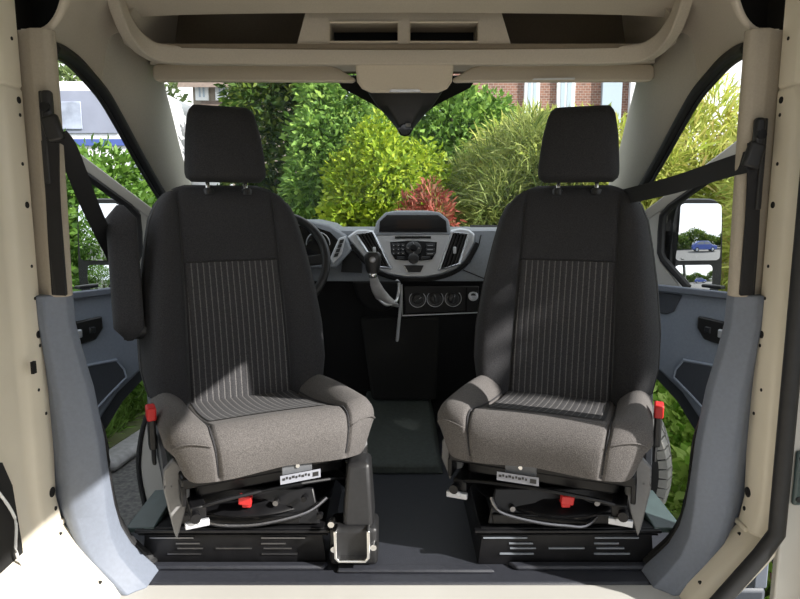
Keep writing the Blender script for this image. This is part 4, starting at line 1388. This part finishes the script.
for sx in (-1, 1):
    side = 'left' if sx < 0 else 'right'
    lab = 'black seat belt hanging from the left pillar beside the armrest' if sx < 0 else 'black seat belt stretched from the right pillar to the seat shoulder'
    an = Vector((sx * 0.745, 1.374, 1.06))
    sb = thing('seat_belt', lab, 'seat belt', an, 0, 'seat belts')
    lo = wm(sb)
    # vertical run down the pillar
    sh = 0.008 if sx < 0 else -0.006
    strap([(sx * (0.738 - sh), 1.376, 1.03), (sx * (0.746 - sh), 1.381, 0.95), (sx * (0.750 - sh), 1.381, 0.82), (sx * (0.752 - sh), 1.383, 0.705)], 0.034, 0.003, [Vector((1, 0.2 * sx, 0))], 'lower_webbing', sb, local=lo)
    # guide loop and its cover
    b = MB()
    gx, gz = (0.724, 0.0) if sx < 0 else (0.742, -0.055)
    b.box((sx * (gx + 0.008), 1.374, 1.095 + gz), (0.022, 0.018, 0.080)); b.box((sx * gx, 1.372, 1.058 + gz), (0.036, 0.018, 0.055), (0, R(15 * sx), 0))
    ln = b.build('belt_guide', 'black', sb, bevel=0.007, seg=3, local=lo)
    b = MB(); b.cyl((sx * (gx + 0.008), 1.36, 1.10 + gz), (sx * (gx + 0.008), 1.374, 1.10 + gz), 0.010, 16); b.build('guide_bolt', 'blackmetal', ln, local=lo)
    b = MB(); b.box((sx * (gx + 0.022), 1.381, 1.04 + gz), (0.012, 0.010, 0.19)); b.build('height_slider', 'black', ln, bevel=0.003, local=lo)
    if sx < 0:
        a, c = Vector((-0.715, 1.368, 1.045)), P(128, 286, 2.18)
        pts = [a, a.lerp(c, 0.1) + Vector((0.008, -0.01, 0.012)), a.lerp(c, 0.35), a.lerp(c, 0.7), c]
        strap(smooth_curve(pts, 5), 0.043, 0.003, [Vector((0.9, 0.6, 0.25))], 'shoulder_webbing', sb, local=lo)
    else:
        a, c = Vector((0.730, 1.368, 0.99)), P(618, 198, 2.02)
        pts = [a, a.lerp(c, 0.12), a.lerp(c, 0.5) + Vector((0, 0, -0.006)), c]
        strap(smooth_curve(pts, 5), 0.047, 0.003, [Vector((0.1, 0.3, 1))], 'shoulder_webbing', sb, local=lo)

# ================================================================== OUTSIDE
GZ = -0.55
b = MB(); b.box((0, 10, GZ - 0.05), (120, 120, 0.1))
o = b.build('ground', 'asphalt'); o.name = 'floor.002'
tag(o, 'grey asphalt drive around the van', 'ground', kind='structure')
# planting beds
for poly, nm in (([(-1.86, -2), (-1.74, 3.0), (-1.55, 4.3), (-1.3, 5.3), (-0.8, 5.8), (2.0, 4.6), (1.30, 3.0), (1.35, 1.5), (1.6, -0.5), (8, -0.5), (14, 13), (2, 13), (-2.5, 10.5), (-6, 8), (-9, 6), (-9, -2)], 'a'),):
    b = MB(); b.prism([(x, y, GZ) for x, y in poly], (0, 0, 0.07)); o = b.build('planting_bed', 'soil'); o.name = 'floor.003'
    tag(o, 'planted soil border around the drive', 'ground', kind='structure')
# kerb stones along the left verge
kp_ = [(-1.76, 2.0), (-1.70, 2.65), (-1.63, 3.3), (-1.56, 3.9), (-1.47, 4.45), (-1.32, 5.0)]
klab = ['nearest the van', 'second from the van', 'middle of its row', 'second from the far end', 'farthest from the van']
for i in range(5):
    a, c = Vector((*kp_[i], GZ)), Vector((*kp_[i + 1], GZ))
    ang = math.atan2(c.y - a.y, c.x - a.x)
    b = MB(); b.box((0, 0, 0.035), ((c - a).length - 0.025, 0.16, 0.07))
    o = b.build('kerb_stone', 'kerb', bevel=0.035, seg=3)
    o.location = (a + c) / 2; o.rotation_euler = (0, 0, ang)
    tag(o, 'rounded grey kerb stone edging the left verge, %s' % klab[i], 'kerb stone', 'kerb stones on the left')


def leaf_mesh(name, pos, nrm, size, kind='oval', aspect=0.5, droop=0.3):
    """one mesh of many little bent leaves"""
    n = len(pos)
    pos = np.asarray(pos); nrm = np.asarray(nrm)
    d = nrm + rng.normal(0, 0.55, (n, 3)); d[:, 2] -= droop * rng.random(n)
    d /= np.linalg.norm(d, axis=1)[:, None] + 1e-9
    r = rng.normal(0, 1, (n, 3)); s = np.cross(d, r); s /= np.linalg.norm(s, axis=1)[:, None] + 1e-9
    u = np.cross(s, d)
    L = size * (0.6 + 0.8 * rng.random(n))[:, None]
    Wd = L * aspect
    if kind == 'blade':
        mid = pos + d * L * 0.5 + u * 0.05 * L
        tip = pos + d * L + np.array([0, 0, -1]) * L * 0.35 * rng.random((n, 1))
        v = np.stack([pos - s * Wd * 0.3, pos + s * Wd * 0.3, mid + s * Wd * 0.5, tip, mid - s * Wd * 0.5], 1)
        idx = np.array([[0, 1, 2, 4], [4, 2, 3, 3]])
        faces = []
        base = np.arange(n)[:, None] * 5
        f4 = base + np.array([0, 1, 2, 4]); f3 = base + np.array([4, 2, 3])
        nv = 5
    else:
        mid = pos + d * L * 0.5
        tip = pos + d * L
        v = np.stack([pos, mid + s * Wd * 0.5 + u * 0.12 * L, tip, mid - s * Wd * 0.5 + u * 0.12 * L], 1)
        base = np.arange(n)[:, None] * 4
        f4 = None
        f3 = np.concatenate([base + np.array([0, 1, 2]), base + np.array([0, 2, 3])], 0)
        nv = 4
    V = v.reshape(-1, 3)
    me = bpy.data.meshes.new(name)
    me.vertices.add(len(V)); me.vertices.foreach_set('co', V.astype(np.float32).ravel())
    if kind == 'blade':
        loops = np.concatenate([f4.ravel(), f3.ravel()]); tot = np.concatenate([np.full(n, 4), np.full(n, 3)])
    else:
        loops = f3.ravel(); tot = np.full(len(f3), 3)
    st_ = np.concatenate([[0], np.cumsum(tot)[:-1]])
    me.loops.add(len(loops)); me.loops.foreach_set('vertex_index', loops.astype(np.int32))
    me.polygons.add(len(tot)); me.polygons.foreach_set('loop_start', st_.astype(np.int32)); me.polygons.foreach_set('loop_total', tot.astype(np.int32))
    me.update(calc_edges=True)
    me.validate()
    return me


def blob_points(blobs, n):
    """points on and just inside a set of ellipsoids (centre, radii); returns positions and outward directions"""
    areas = np.array([(r[0] * r[1] + r[1] * r[2] + r[0] * r[2]) for c, r in blobs]); pr = areas / areas.sum()
    P_, N_ = [], []
    for (c, r), k in zip(blobs, (pr * n).astype(int) + 1):
        d = rng.normal(0, 1, (k, 3)); d /= np.linalg.norm(d, axis=1)[:, None]
        rad = 1 - np.abs(rng.normal(0, 0.13, k))
        lump = 1 + 0.10 * np.sin(d[:, 0] * 7 + c[0] * 3) * np.sin(d[:, 2] * 6 + 1) + 0.08 * np.sin(d[:, 1] * 9 + d[:, 2] * 5)
        p = np.array(c) + d * np.array(r) * (rad * lump)[:, None]
        keep = p[:, 2] > GZ + 0.02
        P_.append(p[keep]); nn = d / np.array(r); nn /= np.linalg.norm(nn, axis=1)[:, None]; N_.append(nn[keep])
    return np.concatenate(P_), np.concatenate(N_)


def shrub(name, label, cat, base, blobs, n, size, lm, kind='oval', aspect=0.5, up=0.0, group=None, droop=0.3, core=None, stems=5):
    t = thing(name, label, cat, (base[0], base[1], GZ + 0.05), 0, group)
    lo = wm(t).inverted()
    lumps = list(blobs)
    for c_, r_ in blobs:
        for k in range(9):
            d = rng.normal(0, 1, 3); d /= np.linalg.norm(d); d[2] = abs(d[2]) * 0.9 + 0.05 if k % 3 else d[2]
            f_ = rng.uniform(0.28, 0.46)
            lumps.append((tuple(np.array(c_) + d * np.array(r_) * 0.88), tuple(np.array(r_) * f_)))
    pos, nr = blob_points(lumps, n)
    nr = nr + np.array([0, 0, up])
    pos = pos - np.array(t.location)
    me = leaf_mesh('foliage', pos, nr, size, kind, aspect, droop)
    me.materials.append(lm)
    f = bpy.data.objects.new('foliage', me); COL.objects.link(f); f.parent = t
    b = MB()
    for i in range(stems):
        c, r = blobs[i % len(blobs)]
        b.tube([Vector((base[0] + random.uniform(-.08, .08), base[1] + random.uniform(-.08, .08), GZ + 0.05)), Vector((c[0] + random.uniform(-.1, .1), c[1], (GZ + c[2]) / 2)), Vector((c[0] + random.uniform(-.2, .2) * r[0], c[1], c[2]))], 0.025, 6)
    b.build('stem', 'bark', t, local=wm(t))
    return t


LM = {
    'hedge': leafmat('bright_hedge_leaves', [(0.045, 0.11, 0.015), (0.085, 0.18, 0.025), (0.14, 0.26, 0.04), (0.07, 0.16, 0.02)]),
    'dark': leafmat('dark_tree_leaves', [(0.025, 0.055, 0.010), (0.05, 0.10, 0.016), (0.08, 0.14, 0.024), (0.18, 0.23, 0.035)]),
    'mid': leafmat('mid_green_leaves', [(0.07, 0.14, 0.025), (0.13, 0.25, 0.045), (0.22, 0.37, 0.08), (0.32, 0.46, 0.09)]),
    'yellow': leafmat('yellow_green_leaves', [(0.15, 0.25, 0.018), (0.27, 0.38, 0.025), (0.42, 0.49, 0.04), (0.20, 0.33, 0.03)]),
    'red': leafmat('red_shrub_leaves', [(0.20, 0.04, 0.03), (0.32, 0.07, 0.05), (0.38, 0.14, 0.10), (0.12, 0.11, 0.03)]),
    'bamboo': leafmat('yellow_bamboo_leaves', [(0.26, 0.36, 0.06), (0.46, 0.52, 0.10), (0.62, 0.61, 0.18), (0.36, 0.44, 0.09), (0.48, 0.38, 0.15)]),
    'reed': leafmat('grey_green_grass_blades', [(0.10, 0.15, 0.035), (0.18, 0.24, 0.06), (0.32, 0.35, 0.11), (0.26, 0.32, 0.075)]),
    'grass': leafmat('verge_grass', [(0.10, 0.19, 0.035), (0.17, 0.30, 0.06), (0.26, 0.40, 0.10)]),
    'flower': leafmat('border_plants', [(0.18, 0.36, 0.05), (0.32, 0.52, 0.09), (0.48, 0.64, 0.16), (0.38, 0.55, 0.12)]),
    'pink': leafmat('pink_petals', [(0.60, 0.22, 0.30), (0.75, 0.40, 0.48)]),
}

# left hedge: a row of three shrubs
shrub('hedge_shrub', 'bright green clipped hedge bush seen through the left door window', 'hedge', (-2.25, 3.1), [((-2.25, 3.1, 0.25), (0.62, 0.8, 0.92)), ((-2.5, 2.5, 0.2), (0.6, 0.7, 0.9))], 22000, 0.058, LM['hedge'], group='left hedge')
shrub('hedge_shrub', 'bright green hedge bush between the left door frame and the windscreen pillar', 'hedge', (-2.15, 4.3), [((-2.15, 4.2, 0.30), (0.62, 0.6, 0.92)), ((-2.1, 4.75, 0.3), (0.6, 0.5, 0.85))], 15000, 0.062, LM['hedge'], group='left hedge')
shrub('hedge_shrub', 'bright green hedge bush reflected in the left door mirror', 'hedge', (-3.1, 0.0), [((-3.1, 0.0, 0.3), (0.6, 1.6, 1.0))], 9000, 0.08, LM['hedge'], group='left hedge')
# verge grass (stuff)
n = 9000
gp = np.stack([rng.uniform(-2.6, -1.74, n), rng.uniform(1.6, 5.0, n), np.full(n, GZ + 0.06)], 1)
me = leaf_mesh('verge_grass', gp, np.tile([0.15, -0.1, 1.0], (n, 1)), 0.17, 'blade', 0.09, 0.1); me.materials.append(LM['grass'])
o = bpy.data.objects.new('verge_grass', me); COL.objects.link(o)
tag(o, 'long grass on the verge behind the kerb stones', 'grass', kind='stuff')

# windscreen view, left to right
dk = P(275, 150, 6.0)
shrub('broadleaf_tree', 'dark green leafy tree seen behind the left headrest', 'tree', (dk.x, 6.4), [((dk.x - 0.05, 6.4, 1.2), (0.55, 0.6, 1.5)), ((dk.x + 0.2, 6.6, 2.2), (0.75, 0.7, 0.8)), ((dk.x + 0.1, 6.2, 0.2), (0.6, 0.5, 0.9)), ((dk.x + 0.1, 6.9, 3.0), (0.9, 0.7, 0.8))], 30000, 0.075, LM['dark'])
c = P(335, 140, 5.6)
shrub('leafy_shrub', 'mid-green leafy shrub between the dark tree and the yellow bush', 'shrub', (c.x, 5.6), [((c.x - 0.02, 5.6, 1.15), (0.42, 0.45, 0.65)), ((c.x - 0.05, 5.6, 0.3), (0.42, 0.45, 0.9)), ((c.x + 0.15, 5.9, 1.75), (0.45, 0.4, 0.45))], 17000, 0.065, LM['mid'])
c = P(385, 180, 4.9)
shrub('golden_shrub', 'yellow-green bushy shrub in the middle of the windscreen', 'shrub', (c.x, 4.9), [((c.x, 4.9, 0.75), (0.44, 0.42, 0.62)), ((c.x - 0.22, 4.8, 0.45), (0.32, 0.35, 0.7)), ((c.x + 0.2, 4.9, 0.4), (0.42, 0.35, 0.75)), ((c.x - 0.05, 5.0, 1.2), (0.25, 0.25, 0.32))], 20000, 0.052, LM['yellow'])
c = P(428, 200, 4.3)
shrub('red_shrub', 'small red-leaved shrub just above the dashboard display', 'shrub', (c.x, 4.3), [((c.x, 4.3, 0.72), (0.20, 0.2, 0.30)), ((c.x + 0.04, 4.3, 0.3), (0.22, 0.2, 0.5)), ((c.x - 0.1, 4.35, 0.62), (0.14, 0.15, 0.24))], 4200, 0.06, LM['red'], kind='blade', aspect=0.22, up=0.6)
c = P(468, 120, 6.3)
shrub('broadleaf_shrub', 'fresh green broad-leaved shrub right of the mirror mount', 'shrub', (c.x, 6.3), [((c.x, 6.3, 1.35), (0.50, 0.5, 0.62)), ((c.x + 0.25, 6.4, 0.9), (0.55, 0.5, 0.8)), ((c.x - 0.3, 6.4, 0.8), (0.5, 0.5, 0.9))], 16000, 0.08, LM['mid'])
c = P(510, 160, 4.9)
shrub('ornamental_grass', 'big grey-green ornamental grass clump left of the right headrest', 'grass clump', (c.x, 4.9), [((c.x + 0.02, 4.9, 0.72), (0.46, 0.5, 0.72)), ((c.x + 0.35, 5.0, 0.8), (0.5, 0.5, 0.75)), ((c.x - 0.1, 4.8, 0.2), (0.42, 0.45, 0.75))], 30000, 0.13, LM['reed'], 'blade', 0.06, up=0.45, droop=0.5)
c = P(590, 150, 4.7)
shrub('bamboo_hedge', 'yellow-green bamboo hedge behind the right headrest', 'hedge', (c.x, 4.7), [((c.x + 0.1, 4.7, 0.72), (0.6, 0.5, 0.80)), ((c.x + 0.55, 4.4, 0.75), (0.55, 0.5, 0.8)), ((c.x - 0.25, 5.2, 0.85), (0.6, 0.5, 0.75))], 26000, 0.13, LM['bamboo'], 'blade', 0.10, up=0.5, group='bamboo hedge')
shrub('bamboo_hedge', 'yellow bamboo hedge seen through the right door window and mirror', 'hedge', (2.35, 3.3), [((2.30, 3.3, 0.45), (0.55, 0.75, 0.98)), ((2.55, 4.0, 0.5), (0.6, 0.7, 0.95)), ((2.6, 2.6, 0.4), (0.55, 0.7, 0.95))], 36000, 0.12, LM['bamboo'], 'blade', 0.10, up=0.5, group='bamboo hedge')
# flowering border low on the right
fl_ = shrub('flowering_plants', 'low leafy border plants with pink flowers beside the right door step', 'plants', (1.45, 2.7), [((1.42, 2.55, -0.38), (0.22, 0.4, 0.24)), ((1.55, 3.0, -0.30), (0.3, 0.4, 0.34)), ((1.75, 3.4, -0.2), (0.4, 0.4, 0.5)), ((1.4, 2.2, -0.42), (0.2, 0.3, 0.18))], 9000, 0.06, LM['flower'], 'oval', 0.6, up=0.4)
pos, nr = blob_points([((1.40, 2.55, -0.36), (0.23, 0.4, 0.25)), ((1.52, 3.0, -0.28), (0.3, 0.4, 0.36))], 160)
me = leaf_mesh('blossom', pos - np.array(fl_.location), nr + np.array([-0.3, -0.4, 0.3]), 0.045, 'oval', 0.9); me.materials.append(LM['pink'])
o = bpy.data.objects.new('blossom', me); COL.objects.link(o); o.parent = fl_; o['label'] = 'scattered pink blossoms'
# tree far left above the camper and conifers
c = P(90, 70, 14)
shrub('garden_tree', 'pale green tree above the white camper on the left', 'tree', (c.x, 16), [((c.x - 0.8, 16, 2.7), (2.2, 1.2, 1.7)), ((c.x - 3.5, 16.5, 2.9), (1.8, 1.2, 1.7))], 9000, 0.2, leafmat('pale_tree_leaves', [(0.12, 0.18, 0.06), (0.2, 0.27, 0.1), (0.3, 0.36, 0.16)]))

# tyre leaning by the right doorway
ty = thing('tyre', 'dusty grey block-tread tyre beside the right seat in the doorway', 'tyre', (0.875, 2.20, -0.30))
lo = wm(ty)
TC = Vector((0.76, 2.20, 0.0)); TR = 0.33
ring = []
axx = Vector((0, 1, 0))
u1 = Vector((1, 0, 0)); u2 = Vector((0, 0, 1))
b = MB()
prof = [(-0.10, 0.20), (-0.105, 0.27), (-0.085, 0.315), (-0.03, 0.328), (0.03, 0.328), (0.085, 0.315), (0.105, 0.27), (0.10, 0.20)]
TA = Vector((0.35, 0.94, 0)).normalized()
tu = Vector((0.94, -0.35, 0)).normalized()
TC = Vector((0.59, 2.14, 0.03))
NA = 72
rings = [[TC + TA * a + (tu * math.cos(2 * PI * i / NA) + u2 * math.sin(2 * PI * i / NA)) * r for a, r in prof] for i in range(NA)]
rings.append(rings[0])
b.loft(rings, closed=True, cap=False)
b.build('carcass', 'rubber', ty, local=lo)
b = MB()
for i in range(60):
    for (a0, a1) in ((-0.095, -0.058), (-0.05, -0.004), (0.004, 0.05), (0.058, 0.095)):
        t0, t1 = 2 * PI * (i + 0.08) / 60, 2 * PI * (i + 0.9) / 60
        vs = []
        for r_ in (0.300, 0.3345):
            for t, a in ((t0, a0), (t0, a1), (t1, a1), (t1, a0)):
                rr_ = r_ - 0.35 * max(0, abs(a) - 0.05)
                vs.append(TC + TA * a + (tu * math.cos(t) + u2 * math.sin(t)) * rr_)
        b.add(vs, [(0, 1, 2, 3), (7, 6, 5, 4), (0, 4, 5, 1), (1, 5, 6, 2), (2, 6, 7, 3), (3, 7, 4, 0)])
b.build('tread_blocks', mat('dusty_tread', (0.42, 0.41, 0.38), 0.9, noise=0.15, nscale=40), ty, local=lo, smooth=False)


# houses
def house_window(parent, c, w, h, lo, bars=1):
    b = MB(); b.box(c, (w, 0.10, h)); f = b.build('window', 'winframe', parent, bevel=0.01, local=lo)
    b = MB(); 
    n_ = bars + 1
    for i in range(n_):
        pw = (w - 0.12) / n_
        b.box((c[0] - w / 2 + 0.06 + pw * (i + 0.5), c[1] - 0.05, c[2]), (pw - 0.05, 0.02, h - 0.14))
    b.build('pane', 'pane', f, local=lo)


hb = thing('brick_house', 'red-brown brick house with white windows behind the right headrest', 'house', (3.2, 15.5, GZ))
lo = wm(hb)
b = MB(); b.box((4.0, 17, 2.6), (5.6, 3.0, 6.3)); b.build('wall', 'brick', hb, local=lo)
for px, wd, hh in ((566, 0.42, 1.1), (532, 0.36, 1.3)):
    c = P(px, 88, 15.45); house_window(hb, (c.x, 15.47, c.z), wd, hh, lo, 1)
c = P(612, 95, 15.4); b = MB(); b.box((c.x, 15.44, c.z), (0.45, 0.12, 2.4)); b.build('door_surround', 'pane', hb, local=lo)
c = P(632, 95, 15.4); b = MB(); b.box((c.x, 15.40, c.z), (0.12, 0.14, 2.4)); b.build('drain_pipe', 'winframe', hb, local=lo)
c = P(590, 98, 15.3); b = MB(); b.ell((c.x - 0.6, 15.0, c.z - 0.25), (0.9, 0.5, 0.35)); 
b = MB(); b.prism([(1.0, 15.3, 5.75), (7.0, 15.3, 5.75), (7.0, 17, 7.4), (1.0, 17, 7.4)], (0, 0, 0.15)); b.build('roof', 'roof', hb, local=lo)

c0 = P(215, 95, 15)
hl = thing('rendered_house', 'beige house with brown tiled roof left of the dark tree', 'house', (c0.x, 15, GZ))
lo = wm(hl)
b = MB(); b.box((c0.x + 0.75, 16.2, 1.50), (2.5, 2.4, 4.1)); b.build('wall', 'render', hl, local=lo)
for px in (202, 222):
    c = P(px, 90, 14.98); house_window(hl, (c.x, 15.0, c.z), 0.30, 0.46, lo, 1)
b = MB(); b.prism([(c0.x - 0.75, 14.7, 3.48), (c0.x + 2.2, 14.7, 3.48), (c0.x + 2.0, 16.5, 4.9), (c0.x - 0.4, 16.5, 4.9)], (0, 0.1, 0.12)); b.build('roof', 'roof', hl, local=lo)
p0, p1 = P(192, 103, 14.6), P(250, 108, 14.6)
b = MB(); b.prism([(p0.x, 14.6, p0.z - 0.5), (p1.x, 14.6, p0.z - 0.5), (p1.x, 15.0, p0.z), (p0.x + 0.1, 15.0, p0.z)], (0, 0, 0.10)); b.build('porch_roof', 'roof', hl, local=lo)


# vehicles
def simple_car(name, label, cat, loc, rz, L, W_, H_, paint, profile, glass, stripe=None, group=None):
    """profile: side outline (x along, z) ; glass: list of side-window polygons"""
    t = thing(name, label, cat, loc, rz, group)
    b = MB(); b.prism([(x, -W_ / 2, z) for x, z in profile], (0, W_, 0)); b.build('body', paint, t, bevel=0.06, seg=3)
    for g in glass:
        for s in (-1, 1):
            b = MB(); b.prism([(x, s * (W_ / 2 + 0.003), z) for x, z in g], (0, s * 0.006, 0)); b.build('side_window', 'carglass', t)
    xs_ = [p[0] for p in profile]
    for fx in (min(xs_) + L * 0.18, max(xs_) - L * 0.2):
        for s in (-1, 1):
            b = MB(); b.lathe((fx, s * (W_ / 2 - 0.10), 0.31), (0, s, 0), [(-0.08, 0.2), (-0.08, 0.30), (-0.06, 0.32), (0.09, 0.32), (0.11, 0.30), (0.11, 0.21), (0.09, 0.2), (0.09, 0.0)], 24)
            w = b.build('wheel', 'rubber', t)
            b = MB(); b.lathe((fx, s * (W_ / 2 - 0.10), 0.31), (0, s, 0), [(0.06, 0.2), (0.10, 0.19), (0.115, 0.06), (0.12, 0.0)], 20); b.build('hub_cap', 'carsilver', w)
    return t


# white camper beyond the left hedge: large grey side window, blue waist stripe
c = P(118, 115, 5.65)
cp = thing('camper_van', 'white camper van with a large grey window and blue stripe beyond the left hedge', 'camper van', (c.x - 0.46, 6.6, GZ), 0)
pr = [(-2.6, 0.35), (1.5, 0.35), (1.55, 1.0), (1.05, 1.25), (0.78, 2.40), (0.66, 2.5), (-2.6, 2.5)]
b = MB(); b.prism([(x, -0.95, z) for x, z in pr], (0, 1.9, 0)); b.build('body', 'carwhite', cp, bevel=0.06, seg=3)
b = MB(); b.prism([(x, -0.955, z) for x, z in ((-1.8, 2.06), (0.46, 2.06), (0.44, 2.41), (-1.8, 2.41))], (0, -0.01, 0)); gw = b.build('side_window', 'greyglass', cp)
b = MB(); b.prism([(x, -0.966, z) for x, z in ((-0.28, 2.09), (0.16, 2.09), (0.16, 2.32), (-0.28, 2.32))], (0, -0.012, 0)); b.build('window_hatch', mat('pale_blind_glass', (0.33, 0.37, 0.46), 0.12, noise=0.35, nscale=7), gw, bevel=0.02)
b = MB(); b.prism([(x, -0.958, z) for x, z in ((-2.55, 1.955), (0.80, 1.955), (0.78, 2.01), (-2.55, 2.01))], (0, -0.012, 0)); b.build('waist_stripe', 'carblue', cp)
b = MB(); b.prism([(x, -0.955, z) for x, z in ((0.56, 1.6), (0.94, 1.6), (0.74, 2.3), (0.56, 2.3))], (0, -0.01, 0)); b.build('cab_window', 'carglass', cp)
for fx in (-1.8, 0.95):
    for s in (-1, 1):
        b = MB(); b.lathe((fx, s * 0.84, 0.33), (0, s, 0), [(-0.1, 0.2), (-0.1, 0.31), (-0.07, 0.33), (0.09, 0.33), (0.11, 0.31), (0.11, 0.2), (0.09, 0.0)], 24); b.build('wheel', 'rubber', cp)
# cars seen past the left windscreen pillar
PR = [(-2.0, 0.3), (2.0, 0.3), (2.05, 0.75), (1.1, 0.95), (0.5, 1.42), (-1.0, 1.45), (-1.9, 0.98), (-2.05, 0.7)]
GL = [[(-0.2, 0.98), (0.95, 0.96), (0.45, 1.36), (-0.2, 1.38)], [(-1.6, 1.0), (-0.28, 0.98), (-0.28, 1.38), (-0.95, 1.38)]]
c = P(172, 160, 10.2)
simple_car('hatchback_car', 'white car just beyond the left windscreen pillar', 'car', (c.x - 0.1, 10.6, GZ), R(78), 4.0, 1.7, 1.45, 'carwhite', PR, GL, group='parked cars')
PV = [(-2.3, 0.3), (2.3, 0.3), (2.35, 1.0), (1.7, 1.2), (1.15, 2.0), (-2.25, 2.05), (-2.35, 1.0)]
GV = [[(0.35, 1.15), (1.45, 1.15), (1.0, 1.85), (0.35, 1.85)], [(-0.9, 1.15), (0.25, 1.15), (0.25, 1.85), (-0.9, 1.85)]]
c = P(168, 112, 13.0)
simple_car('passenger_van', 'silver van parked in front of the beige house', 'van', (c.x - 1.1, 13.4, GZ), R(75), 4.6, 1.8, 2.0, 'carsilver', PV, GV, group='parked cars')
# unseen tree added on the right so its crown shades the right front doorway
shrub('roadside_tree', 'added unseen tree whose crown shades the right front doorway', 'tree', (5.2, 0.50), [((5.0, 0.38, 3.5), (0.9, 0.60, 1.3)), ((5.2, 0.58, 4.4), (0.9, 0.6, 0.9))], 11000, 0.16, LM['mid'])
# what the right mirror looks back at
simple_car('hatchback_car', 'blue car reflected in the right door mirror', 'car', (14.0, -11.0, GZ), R(30), 4.0, 1.7, 1.45, 'carblue', PR, GL, group='parked cars')
mirl = ['left', 'middle', 'right']
for i, (x, y, h) in enumerate(((10.0, -20, 0.9), (18.5, -19, 1.3), (26, -14, 1.5))):
    shrub('roadside_tree', 'dark roadside tree, %s one reflected in the right door mirror' % mirl[i], 'tree', (x, y), [((x, y, 0.9), (3.6, 2.0, 0.9 + h)), ((x + 3.0, y + 1.8, 0.6), (2.8, 2.0, 1.2))], 6000, 0.42, LM['dark'], group='roadside trees')

# ================================================================== LIGHT
w = bpy.data.worlds.new('sky'); SC.world = w
w.use_nodes = True
nt = w.node_tree
bg = nt.nodes['Background']
tc = nt.nodes.new('ShaderNodeTexCoord')
nz = nt.nodes.new('ShaderNodeTexNoise'); nz.inputs['Scale'].default_value = 3.0; nz.inputs['Detail'].default_value = 5
nt.links.new(tc.outputs['Generated'], nz.inputs['Vector'])
cr = nt.nodes.new('ShaderNodeValToRGB')
cr.color_ramp.elements[0].color = (0.80, 0.88, 1.0, 1); cr.color_ramp.elements[0].position = 0.35
cr.color_ramp.elements[1].color = (1.0, 1.0, 1.0, 1); cr.color_ramp.elements[1].position = 0.6
nt.links.new(nz.outputs['Fac'], cr.inputs['Fac'])
nt.links.new(cr.outputs['Color'], bg.inputs['Color'])
bg.inputs['Strength'].default_value = 1.35
sun_d = bpy.data.lights.new('sun', 'SUN')
sun_d.energy = 7.0
sun_d.angle = R(0.6)
sun_d.color = (1.0, 0.96, 0.90)
sun = bpy.data.objects.new('sun', sun_d); COL.objects.link(sun)
sv = Vector((1.0, -0.50, 0.72))
sun.rotation_euler = sv.to_track_quat('Z', 'Y').to_euler()
sun.location = sv * 20

vs = SC.view_settings
vs.view_transform = 'Standard'
vs.look = 'None'
vs.exposure = 0.48
vs.gamma = 1.0
vs.use_curve_mapping = False
SC.cycles.max_bounces = 8
SC.cycles.diffuse_bounces = 5
SC.cycles.transparent_max_bounces = 12
